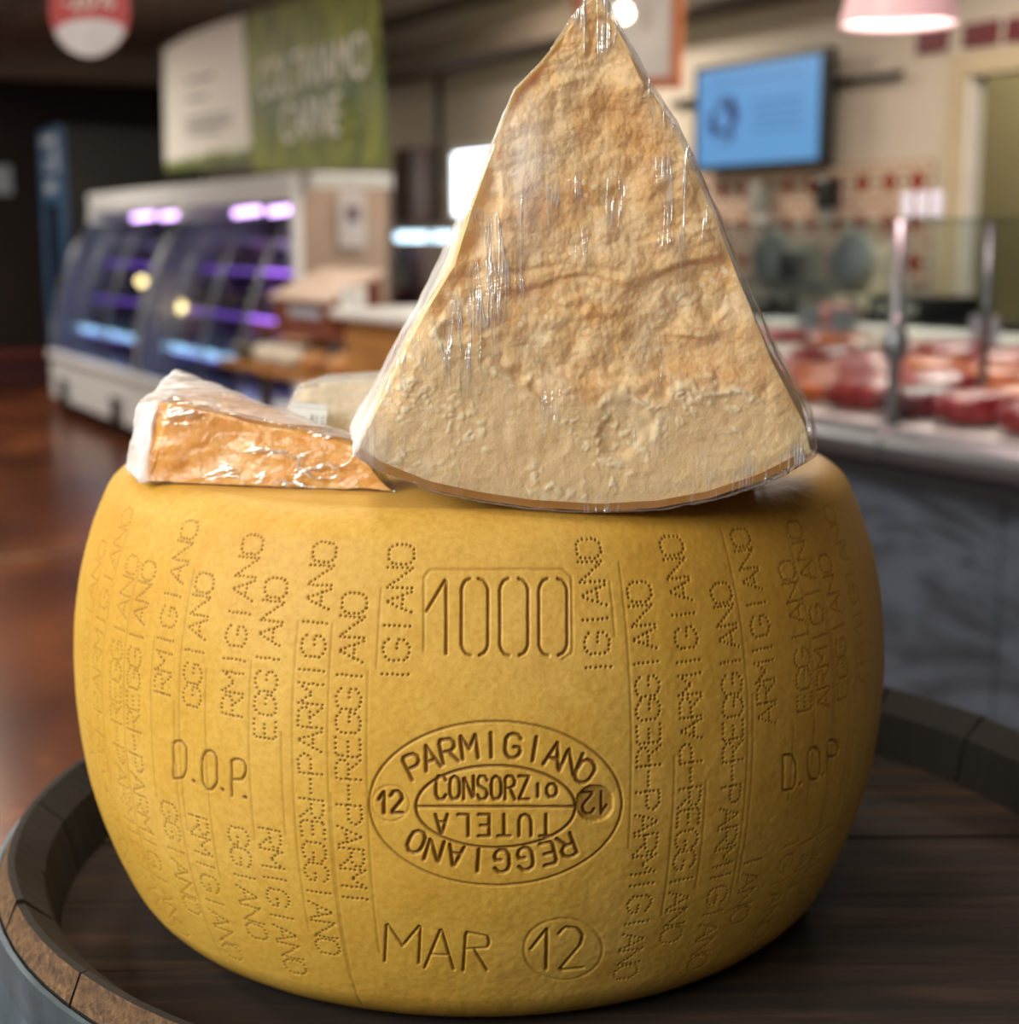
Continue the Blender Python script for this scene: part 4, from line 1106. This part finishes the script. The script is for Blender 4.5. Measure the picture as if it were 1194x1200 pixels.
# ================================================================== REFRIGERATED CASES, left
FY = 2.11; FX0, FXM, FX1 = -11.04, -8.71, -6.75; CH = 1.60
m_case = plain('case_white', '#e2e4e4', .35, var=.04)
m_end = plain('case_end_beige', '#a58e7c', .6, var=.05)
m_int = plain('case_interior', '#4c4656', .5)
m_purple = emit('purple_tube', '#b070ff', 2.2)
m_tubew = emit('pale_violet_tube', '#dcb4ff', 4.5)
m_reflbar = emit('cool_reflection_glow', '#b8e4ff', 4.5)
m_prod = [plain('pack_plum', '#5a3a62', .4), plain('pack_grey', '#8a8494', .4), plain('pack_dark', '#2a2438', .4), plain('pack_rose', '#93688a', .4)]
m_cglass = glassy('case_glass', '#ccd2d8', .03)
def case(x0, x1, label):
    L = x1 - x0
    c = thing('refrigerated_case', label, 'display case', S(x0, FY, 0), RA)
    MB().box(.02, L - .02, .06, .86, 0, .10).build('plinth', m_black, c)
    MB().prism([(0, .42), (0, .10), (.05, .10), (.9, .10), (.9, .42), (.10, .43)], 0, L, 0).build('base_tub', m_case, c, bevel=.01)
    for xr in (.28, L - .55):
        MB().box(xr, xr + .27, -.004, .03, .10, .26).build('vent_grille', m_black, c)
    MB().box(-.005, L + .005, -.02, .06, .40, .45).build('front_ledge', m_case, c, bevel=.008)
    MB().box(0, L, .86, .9, .42, CH).build('back_panel', m_int, c)
    MB().prism([(.35, CH - .14), (.33, CH - .02), (.35, CH), (.9, CH), (.9, CH - .07), (.44, CH - .08), (.40, CH - .13)], 0, L, 0).build('canopy', m_case, c, bevel=.006)
    side = [(.02, .43), (.88, .43), (.88, CH - .01), (.35, CH - .01), (.33, CH - .22), (.20, CH - .42), (.09, CH - .70), (.03, CH - .95)]
    for xx in (0, L - .035):
        if xx == 0: MB().prism(side, xx, xx + .035, 0).build('end_panel', m_case, c)
        else:
            MB().box(xx, xx + .035, .385, .9, .43, CH - .005).build('end_panel', m_end, c); MB().box(xx - .01, xx + .04, .335, .385, .43, CH - .005).build('corner_post', m_case, c, bevel=.004)
    for k, (zz_, dy) in enumerate(((.60, .20), (.85, .32), (1.10, .42))):
        s_ = MB().box(.05, L - .05, dy, .86, zz_, zz_ + .02).build('shelf', m_int, c)
        MB().box(.10, L - .10, dy + .01, dy + .04, zz_ - .02, zz_ - .002).build('shelf_tube', m_purple, s_)
    # curved glass doors and their bars
    curve = [(.335, CH - .22), (.25, CH - .36), (.17, CH - .52), (.10, CH - .70), (.05, CH - .90), (.03, CH - 1.15)]
    nd = 3
    for k in range(nd):
        a = .04 + (L - .08) * k / nd; b = .04 + (L - .08) * (k + 1) / nd
        vs = []; fs = []
        for (yy, zz_) in curve: vs += [(a + .02, yy, zz_), (b - .02, yy, zz_), (a + .02, yy + .008, zz_), (b - .02, yy + .008, zz_)]
        for i in range(len(curve) - 1):
            q_ = i * 4; fs += [(q_, q_ + 1, q_ + 5, q_ + 4), (q_ + 2, q_ + 6, q_ + 7, q_ + 3), (q_, q_ + 4, q_ + 6, q_ + 2), (q_ + 1, q_ + 3, q_ + 7, q_ + 5)]
        fs += [(0, 2, 3, 1), tuple(len(vs) - 4 + i for i in (0, 1, 3, 2))]
        MB().add(vs, fs).build('glass_door', m_cglass, c, smooth=False)
    for k in range(nd + 1):
        a = .04 + (L - .08) * k / nd
        MB().tube([(a, yy - .004, zz_) for yy, zz_ in curve], .013, 8).build('door_bar', m_steel, c, smooth=True)
    # canopy tubes
    for (f0, f1) in ((.40, .60), (.70, .96)):
        MB().tube([(L * f0, .43, CH - .185), (L * f1, .43, CH - .175)], .020, 10).build('canopy_tube', m_tubew, c, smooth=True)
    for (f0, f1) in ((.12, .34), (.42, .60), (.68, .90)):  # added glowing bars imitating lamps reflected in the curved glass
        MB().tube([(L * f0, .15, .63), (L * f1, .15, .63)], .022, 10).build('reflection_bar', m_reflbar, c, smooth=True)
    l = bpy.data.lights.new('case_light', 'AREA'); l.shape = 'RECTANGLE'; l.size = L * .8; l.size_y = .15; l.energy = 3; l.color = (.75, .5, 1)
    o = bpy.data.objects.new('case_light', l); COL.objects.link(o); o.parent = c; o.location = (L / 2, .55, CH - .23)
    return c
case(FX0, FXM - .012, 'white refrigerated case with curved glass doors beside the tall dark cooler')
case(FXM + .012, FX1, 'white refrigerated case with curved glass doors and a beige end panel')
rp = random.Random(4)
m_reflspot = emit('warm_reflection_glow', '#ffd890', 16.)
pkc = ['plum', 'grey', 'dark violet', 'rose']
for (xa, xb, cs) in ((FX0, FXM, 'case beside the tall cooler'), (FXM, FX1, 'case with the beige end')):
    for zz_, dy, sh in ((.62, .26, 'bottom'), (.87, .40, 'middle'), (1.12, .50, 'top')):
        xk = xa + .12
        while xk < xb - .25:
            wv = rp.uniform(.12, .2); hv = rp.uniform(.09, .15); k = rp.randrange(4)
            o = MB().prism([(-.05, 0), (.10, 0), (.10, hv * .9), (.06, hv), (-.02, hv), (-.05, hv * .85)], -wv / 2, wv / 2, 0).build('food_pack', m_prod[k], loc=S(xk + wv / 2, FY + dy + .08, zz_), rotz=RA + rp.uniform(-.08, .08), bevel=.012)
            tag(o, '%s food pack on the %s shelf of the %s' % (pkc[k], sh, cs), 'food pack', '%s packs, %s shelf, %s' % (pkc[k], sh, cs)); xk += wv + rp.uniform(.01, .06)
for (pxx, pyy, lb_) in ((166, 330, 'small warm round glow imitating a lamp reflected in the curved case glass'), (211, 360, 'small warm round glow imitating a reflected lamp between the two cases')):
    q = shop(pxx, pyy, FY + .26)
    o = thing('reflected_bulb', lb_, 'lamp', S(q[0], q[1], q[2]), RA)  # made-up bulbs in place of warm lamp reflections on the case glass
    MB().lathe([(.006, -.03), (.026, -.02), (.034, 0), (.026, .02), (.014, .034)], 18).build('bulb', m_reflspot, o, smooth=True)
    MB().tube([(0, 0, .03), (0, .03, .05), (0, .068, .04), (0, .075, .01), (0, .075, .87 - q[2])], .006, 6).build('arm', m_black, o)
# poster on the end panel
q0, q1 = shopx(395, 222, FX1 + .005), shopx(428, 290, FX1 + .005)
po = thing('poster', 'pale poster with a dark picture on the beige case end', 'poster', S(FX1 + .012, q0[1], q1[2]), RA)
MB().box(0, .004, 0, q1[1] - q0[1], 0, q0[2] - q1[2]).build('sheet', plain('poster_paper', '#b9b2b2', .5), po)
MB().box(.004, .005, (q1[1] - q0[1]) * .3, (q1[1] - q0[1]) * .75, (q0[2] - q1[2]) * .45, (q0[2] - q1[2]) * .72).build('picture', plain('poster_ink', '#5c4f55', .5, var=.4, scale=40), po)

# ---- tall dark blue cooler
m_blue = plain('cooler_blue', '#3d5f86', .4, var=.15, scale=6)
m_side = plain('cooler_black', '#1c1c1a', .5)
cx0, cy0 = -12.9, 2.49
ck = thing('drinks_cooler', 'tall dark drinks cooler with blue front frame', 'cooler', S(-12.0, cy0, 0), RA)
MB().box(-.75, 0, .03, .95, .05, 2.16).build('cabinet', m_side, ck, bevel=.01)
MB().box(-.75, 0, -.02, .03, 1.55, 2.16).build('header_panel', m_blue, ck, bevel=.006)
for a, b in ((-.75, -.62), (-.13, 0)): MB().box(a, b, -.02, .03, .12, 1.55).build('door_frame', m_blue, ck, bevel=.006)
MB().box(-.62, -.13, -.004, .02, .12, 1.55).build('glass_door', plain('dark_glass', '#07070a', .1), ck)
m_pale = plain('pale_print', '#a9b4c2', .5)
for (a, b, c, d) in ((-.66, -.1, 2.02, 2.10), (-.22, -.06, 1.80, 2.0), (-.58, -.28, 1.88, 1.92), (-.58, -.3, 1.80, 1.83), (-.56, -.18, 1.64, 1.73)):
    MB().box(a, b, -.024, -.019, c, d).build('print', m_pale, ck)
MB().box(-.72, -.03, .06, .9, 0, .06).build('foot', m_black, ck)
# pale notice on the dark wall at far left, red seats at its foot
q = shopx(6, 212, -14.19)
tag(MB().box(0, .006, -.12, .06, -.12, .14).build('notice', m_pale, loc=S(-14.19, q[1], q[2]), rotz=RA), 'pale paper notice on the dark wall', 'notice')
q = onz(20, 452, 0)
rc = thing('red_bin', 'low dark red crate standing on the floor by the dark wall', 'crate', (q[0], q[1], 0), RA)
m_red = plain('dark_red_plastic', '#3c0c0e', .6)
MB().prism([(-.45, .0), (.45, .0), (.5, .27), (-.5, .27)], -.35, .35, 0).build('tub', m_red, rc, bevel=.02)
MB().box(-.38, .38, -.53, .53, .26, .30).build('rim', plain('rust_red', '#5a2012', .6), rc, bevel=.01)

# ---- banner above the cases
def banner_mat():
    t = NT('meadow_banner'); v = t.coord('Generated'); sx = t.add('ShaderNodeSeparateXYZ'); t.l(v, sx.inputs[0])
    n = t.noise(t.coord('Generated', (9, 9, 2.2)), 1.6, 6, .6); c = t.ramp(n, [(.32, '#44582a'), (.48, '#7d8a33'), (.62, '#a3a740'), (.75, '#5c7a5a')])
    mid = t.math('SUBTRACT', 1., t.math('MULTIPLY', t.math('ABSOLUTE', t.math('SUBTRACT', sx.outputs[2], .42)), 5.), clamp=True)
    t.col(t.mix(t.math('MULTIPLY', mid, .55), c, '#3d5c50')); t.set(.55); return t.m
def paper_mat():
    t = NT('white_banner'); v = t.coord('Generated'); sx = t.add('ShaderNodeSeparateXYZ'); t.l(v, sx.inputs[0])
    g_ = t.math('ADD', sx.outputs[2], t.math('MULTIPLY', t.noise(t.coord('Generated', (7, 7, 1)), 1.6, 3), .08))
    t.col(t.ramp(g_, [(.05, '#3d2f24'), (.10, '#55602a'), (.17, '#7c8a3c'), (.20, '#f2efe6')])); t.set(.55); return t.m
ax_n = AY
BY = 2.62
def bpt(x, y, yp=BY): return onplane(x, y, AY * yp, AY)
wl0, wl1 = bpt(191, 60), bpt(286, 18, 2.50)
def sheet(name, mat, parent, pl, pr, bulge, base, n=14):
    """curved hanging sheet between a left edge (top, bottom) and a right edge (top, bottom)"""
    vs = []; fs = []; nv_ = 8
    for i in range(n + 1):
        u_ = i / n
        for j_ in range(nv_ + 1):
            v_ = j_ / nv_
            a = (1 - v_) * np.array(pl[1]) + v_ * np.array(pl[0]); b = (1 - v_) * np.array(pr[1]) + v_ * np.array(pr[0])
            p = a * (1 - u_) + b * u_ - AY * bulge * math.sin(math.pi * u_)
            vs.append(p - base)
    K_ = len(vs); vs += [p + AY * .004 for p in vs]
    W = nv_ + 1
    for i in range(n):
        for j_ in range(nv_):
            q_ = i * W + j_; fs += [(q_, q_ + W, q_ + W + 1, q_ + 1), (K_ + q_, K_ + q_ + 1, K_ + q_ + W + 1, K_ + q_ + W)]
    for i in range(n):
        for q_ in (i * W, i * W + nv_): fs.append((q_, K_ + q_, K_ + q_ + W, q_ + W))
    for j_ in range(nv_):
        for q_ in (j_, n * W + j_): fs.append((q_, q_ + 1, K_ + q_ + 1, K_ + q_))
    return MB().add(vs, fs).build(name, mat, parent, smooth=False)
def text_mesh(name, txt, size, mat, parent, ext=.001):
    cu = bpy.data.curves.new(name, 'FONT'); cu.body = txt; cu.size = size; cu.align_x = 'CENTER'; cu.extrude = ext; cu.space_line = .85
    o = bpy.data.objects.new(name, cu); COL.objects.link(o); bpy.context.view_layer.update()
    me = bpy.data.meshes.new_from_object(o.evaluated_get(bpy.context.evaluated_depsgraph_get())); bpy.data.objects.remove(o, do_unlink=True)
    me.materials.append(mat); o = bpy.data.objects.new(name, me); COL.objects.link(o); o.parent = parent; return o
b0 = bpt(191, 201); zb = b0[2]
def vedge(xt, yt, xb, yb_, yp): return (bpt(xt, yt, yp), bpt(xb, yb_, yp))
eL, eM, eR = vedge(191, 58, 194, 202, 2.62), vedge(284, 18, 296, 200, 2.58), vedge(440, -22, 456, 196, 2.62)
ba = thing('banner', 'white printed banner with small text lines and grass at its foot', 'banner', tuple(eL[1]))
bo = sheet('sheet', paper_mat(), ba, eL, eM, .05, eL[1])
eG = (eM[0] + AX * .0012, eM[1] + AX * .0012)
bb_ = thing('banner', 'green meadow banner with large white capital lettering', 'banner', tuple(eG[1]))
sheet('sheet', banner_mat(), bb_, eG, eR, .03, eG[1])
m_ink = plain('grey_ink', '#8d8a86', .6); m_let = plain('white_lettering', '#f4f5ea', .5, var=.03)
dW = (eM[0] - eL[0]); dW = dW / np.linalg.norm(dW)
for k, (fx0, fx1, fz) in enumerate(((.42, .72, .66), (.42, .64, .53), (.40, .84, .38), (.40, .86, .33), (.42, .76, .28))):
    pts_ = []
    def at(u_, v_):
        a = (1 - v_) * eL[1] + v_ * eL[0]; b = (1 - v_) * eM[1] + v_ * eM[0]
        return a * (1 - u_) + b * u_ - AY * (.05 * math.sin(math.pi * u_) + .006) - eL[1]
    n_ = 6
    MB().tube([tuple(at(fx0 + (fx1 - fx0) * i / n_, fz)) for i in range(n_ + 1)], .003, 6, .010).build('text_line', m_ink, ba)
t1 = text_mesh('lettering', 'COLTIVIAMO\nCARNE', .25, m_let, bb_)
# stand the text on the green sheet
dG = eR[1] - eM[1]; lenG = float(np.dot(dG, AX))
yw = math.atan2(AX[1], AX[0])
pc = bpt(362, 104, 2.55)
t1.rotation_euler = (math.pi / 2, 0, yw); t1.location = tuple(pc - eG[1]); t1.scale = (1.0, 1.15, 1)
for root, ed, bul in ((ba, (eL, eM), .05), (bb_, (eG, eR), .03)):
    for u_ in (.06, .94):
        p = ed[0][0] * (1 - u_) + ed[1][0] * u_ - AY * (bul * math.sin(math.pi * u_) - .002) - ed[0][1]
        MB().tube([tuple(p - np.array([0, 0, .02])), tuple(np.array([p[0], p[1], CEIL - ed[0][1][2]]))], .004, 6).build('hanging_wire', m_black, root)

# red oval price tag hanging from the ceiling
rt_ = ray(105, 12); PT = CAMV + rt_ * (4.2 / rt_[1])
tg = thing('hanging_tag', 'red oval discount tag with white tip hanging from the ceiling', 'sign', tuple(PT), -.2)
rx_, rz_ = .112, .118
def oval(z_lo, z_hi, y, grow_=1.):
    pts_ = []
    for k in range(64):
        a = 2 * math.pi * k / 64; z_ = rz_ * math.sin(a)
        pts_.append((rx_ * math.cos(a) * (1 if math.sin(a) > 0 else .94 + .06 * abs(math.cos(a))) * grow_, z_ * grow_))
    return pts_
MB().prism(oval(0, 0, 0), -.004, .004, 1).build('tag_board', plain('tag_red', '#b8201c', .45), tg)
low = [p for p in oval(0, 0, 0, 1.003) if p[1] < -.052]
xr_ = max(p[0] for p in low); low = sorted(low, key=lambda p: p[0])
arcp_ = [(xr_ * math.cos(a), -.056 + .035 * math.sin(a)) for a in np.linspace(0.05, math.pi - .05, 14)]
MB().prism(low + arcp_, -.006, -.004, 1).build('white_tip', plain('tag_white', '#d8d2d4', .5), tg)
tt_ = text_mesh('lettering', '-20%', .075, m_let, tg); tt_.rotation_euler = (math.pi / 2, 0, 0); tt_.location = (0, -.006, .004)
MB().tube([(0, 0, rz_ - .005), (0, 0, CEIL - PT[2])], .002, 6).build('string', m_black, tg)

# ================================================================== WOODEN COUNTER, CRATES AND DELI CASE, middle
m_oakl = wood('light_oak', '#8a5a2a', '#b27c40', '#c8955a', 5, 0, .5, .15, 16)
m_oakr = wood('red_brown_wood', '#4f2414', '#7a3a20', '#93502c', 5, 0, .5, .15, 12)
wx0 = shop(405, 372, KY)[0]
wc = thing('wooden_counter', 'light oak slatted counter with a white top', 'counter', S(0, KY, 0), RA)
MB().box(wx0, -3.40, .03, .70, 0, 1.0).build('carcass', m_oakl, wc)
for k in range(9): MB().box(wx0 - .005, -3.39, 0, .03, .10 + k * .1, .196 + k * .1).build('slat', m_oakl, wc, bevel=.003)
MB().box(wx0 - .06, -3.38, -.04, .74, 1.0, 1.035).build('worktop', m_white, wc, bevel=.012)
m_roll = plain('paper_white', '#dcdcd8', .6)
q = shop(392, 378, KY - .05)
ro = thing('paper_roll', 'small white paper roll at the corner of the wooden counter', 'paper roll', S(wx0 + .0, KY + .03, 1.035), RA)
MB().lathe([(.012, 0), (.045, 0), (.045, .07), (.012, .07)], 24, close=True).build('roll', m_roll, ro); MB().lathe([(.0105, .0), (.0125, 0), (.0125, .071), (.0105, .071)], 16, close=True).build('core', m_oakr, ro)
# sloped red brown display box on a two tier stand
sty = 1.95
q = shop(352, 385, sty)
SXc = q[0]
st2 = thing('display_stand', 'two tier wooden display stand in front of the refrigerated cases', 'stand', S(SXc, sty, 0), RA)
zt2 = q[2]
MB().box(-.50, .42, -.05, .34, zt2 - .03, zt2).build('upper_shelf', m_oakr, st2, bevel=.004)
zl = shop(352, 432, sty)[2]
MB().box(-.75, .66, -.12, .40, zl - .03, zl).build('lower_shelf', m_oakl, st2, bevel=.004)
for xx in (-.45, .37):
    for yy in (0, .29): MB().box(xx - .025, xx + .025, yy - .025, yy + .025, 0, zt2 - .03).build('leg', m_steel, st2)
MB().box(-.75, .66, -.12, .40, .12, .15).build('floor_shelf', m_oakl, st2)
bx_ = thing('display_box', 'red brown wooden box with sloped pale top and lettered front', 'box', S(SXc, sty + .02, zt2), RA)
MB().prism([(0, 0), (.22, 0), (.22, .22), (0, .12)], -.36, .30, 0).build('body', m_oakr, bx_, bevel=.006)
MB().prism([(-.015, .115), (.235, .228), (.235, .245), (-.015, .132)], -.375, .315, 0).build('sloped_top', plain('pale_cloth', '#cbb4a4', .7), bx_)
for k in range(5): MB().box(-.18 + k * .075, -.125 + k * .075, -.004, .001, .045, .085).build('letter_plate', m_pale, bx_)
rq = random.Random(9)
m_loaf = [plain('bread_bag', '#cfc4b2', .5), plain('bread_crust', '#b07a48', .6), plain('dark_bag', '#4a4438', .5), plain('green_bag', '#44502c', .5)]
lbl = ['white bagged loaf on the ', 'brown crusted loaf on the ', 'dark food bag on the ', 'green food bag on the ']
grp = ['white loaves on the display stand', 'brown loaves on the display stand', 'dark bags on the display stand', 'green bags on the display stand']
for (zz_, yy0, seq, where) in ((zl, .0, [2, 0, 0, 1, 1], 'lower shelf of the wooden stand'), (zl, .205, [1, 1, 0, 2, 1], 'lower shelf of the wooden stand'), (.15, .1, [0, 0, 3, 1, 0], 'bottom shelf of the wooden stand')):
    for k, xk in zip(seq, (-.61, -.31, -.04, .23, .52)):          # between the legs of the stand
        o = blob(.10, .09, .05, rq.randint(1, 999), m_loaf[k], 'bread_loaf' if k < 2 else 'food_bag')
        o.location = S(SXc + xk, sty + yy0, zz_ - .002); o.rotation_euler = (0, 0, RA + rq.uniform(-.06, .06)); tag(o, lbl[k] + where, 'bread' if k < 2 else 'bag', grp[k] + ', ' + where.split(' shelf')[0])
for (xx, k) in ((-.43, 2), (.36, 0)):
    o = blob(.045, .06, .05, rq.randint(1, 999), m_loaf[k], 'food_bag'); o.location = S(SXc + xx, sty + .12, zt2 - .002); o.rotation_euler = (0, 0, RA)
    tag(o, ('dark food bag beside the sloped display box', 'white food bag beside the sloped display box')[k == 0], 'bag')
# deli glass case behind
dy0 = 3.06
da, db = shop(438, 270, dy0), shop(545, 268, dy0)
dc = thing('deli_case', 'glass deli case with two cool white lamps behind the wooden counter', 'display case', S(da[0], dy0, 0), RA)
LD = min(db[0] - da[0] + .8, -5.82 - da[0]); zt3 = da[2]
MB().box(0, LD, 0, .8, 0, .85).build('base', plain('deli_grey', '#77767a', .5), dc, bevel=.01)
MB().box(0, LD, .02, .025, .86, zt3).build('front_glass', m_clear, dc)
MB().box(0, .006, .02, .7, .86, zt3).build('side_glass', m_clear, dc)
MB().box(0, LD, .0, .72, zt3, zt3 + .03).build('top_frame', m_steel, dc, bevel=.005)
MB().box(0, LD, .35, .72, 1.05, 1.065).build('shelf', m_steel, dc)
for xx in (.02, LD * .5, LD - .02): MB().tube([(xx, .03, .85), (xx, .03, zt3)], .012, 8).build('upright', m_steel, dc)
for (p0, p1) in ((467, 494), (500, 540)):
    xa = shop(p0, 276, dy0 + .1)[0] - da[0]; xb = shop(p1, 276, dy0 + .1)[0] - da[0]
    MB().tube([(xa, .1, zt3 - .035), (xb, .1, zt3 - .035)], .026, 10).build('lamp_tube', emit('deli_tube', '#d6ecff', 6.) if 'deli_tube' not in bpy.data.materials else bpy.data.materials['deli_tube'], dc, smooth=True)
m_crate = plain('terracotta_crate', '#9c5636', .6); m_ham = plain('cured_ham', '#6a2030', .4, var=.25, scale=14)
for i, (pxx, c_) in enumerate(((450, m_crate), (476, m_oakr))):
    q = shop(pxx, 330, dy0 + .3)
    o = thing('food_crate', ('terracotta food crate inside the deli case', 'red brown food crate inside the deli case')[i], 'crate', S(q[0], dy0 + .3, .85), RA)
    MB().box(-.12, .12, -.15, .15, 0, .02).build('bottom', c_, o)
    for (a, b, c, d) in ((-.12, .12, -.15, -.135), (-.12, .12, .135, .15), (-.12, -.105, -.15, .15), (.105, .12, -.15, .15)): MB().box(a, b, c, d, 0, .13).build('side', c_, o)
hm = blob(.085, .08, (zt3 - .92) / 2, 55, m_ham, 'cured_ham'); q = shop(506, 340, dy0 + .3); hm.location = S(q[0], dy0 + .25, .85); tag(hm, 'dark red cured ham standing in the deli case', 'ham')
bw2 = MB().lathe([(.05, 0), (.09, .05), (.10, .10), (.09, .10), (.08, .055), (.04, .012)], 24).build('steel_bowl', m_steel, loc=S(shop(440, 305, dy0 + .5)[0] + .2, dy0 + .5, 1.065)); tag(bw2, 'steel bowl on the shelf of the deli case', 'bowl')
# thin pipe and cabinet on the far wall
q = shop(497, 150, WALL_Y - .05)
q = (shop(486, 260, WALL_Y - .2)[0] + .05,)
tag(MB().tube([S(q[0], WALL_Y - .036, 0), S(q[0], WALL_Y - .036, 2.37)], .022, 8).build('wall_pipe', plain('pipe_brown', '#3c3228', .6)), 'dark brown pipe running up the beige wall', 'pipe')
q0, q1 = shop(462, 175, WALL_Y - .2), shop(486, 260, WALL_Y - .2)
m_wcab = wood('dark_cabinet_wood', '#2c1c12', '#4a3322', '#5c4430', 5, 2, .6, .1, 12)
wcab = thing('wall_cabinet', 'brown wall cabinet between the green banner and the window', 'cabinet', S(q0[0], WALL_Y - .216, q1[2]), RA)
MB().box(0, q1[0] - q0[0], .02, .2, 0, q0[2] - q1[2]).build('body', m_wcab, wcab); MB().box(.01, q1[0] - q0[0] - .01, 0, .02, .01, q0[2] - q1[2] - .01).build('door', m_wcab, wcab)

# ================================================================== general shop light: ceiling fixtures
m_fix = emit('ceiling_fixture_glow', '#fff0dc', 5.)
for i, (xx, yy, pw) in enumerate(((-3.0, 3.2, 26), (-6.5, 3.4, 24), (-9.8, .9, 24), (-5.0, .4, 22), (-2.5, -2.0, 20), (-8, -2.4, 22), (-12.1, .6, 16))):  # last fixture added to lighten the ceiling at the far left
    c_ = thing('ceiling_light', 'rectangular white ceiling light of the shop', 'lamp', S(xx, yy, CEIL - .36), RA, 'ceiling lights')
    MB().box(-.6, .6, -.15, .15, .012, .06).build('housing', m_white, c_); MB().box(-.57, .57, -.12, .12, 0, .012).build('diffuser', m_fix, c_)
    l = bpy.data.lights.new('ceiling_light_lamp', 'AREA'); l.shape = 'RECTANGLE'; l.size = 1.1; l.size_y = .24; l.energy = pw * 2.3; l.color = (1, .92, .82)
    o = bpy.data.objects.new('ceiling_light_lamp', l); COL.objects.link(o); o.parent = c_; o.location = (0, 0, -.01)
    l2 = bpy.data.lights.new('ceiling_fill_uplight', 'AREA'); l2.shape = 'RECTANGLE'; l2.size = 1.1; l2.size_y = .24; l2.energy = pw * 1.6; l2.color = (1, .90, .76)  # upward fill added to brighten the dark ceiling
    o = bpy.data.objects.new('ceiling_fill_uplight', l2); COL.objects.link(o); o.parent = c_; o.location = (0, 0, .075); o.rotation_euler = (math.pi, 0, 0)
    for sx_ in (-.5, .5): MB().tube([(sx_, 0, .06), (sx_, 0, .36)], .004, 6).build('hanging_wire', m_black, c_)
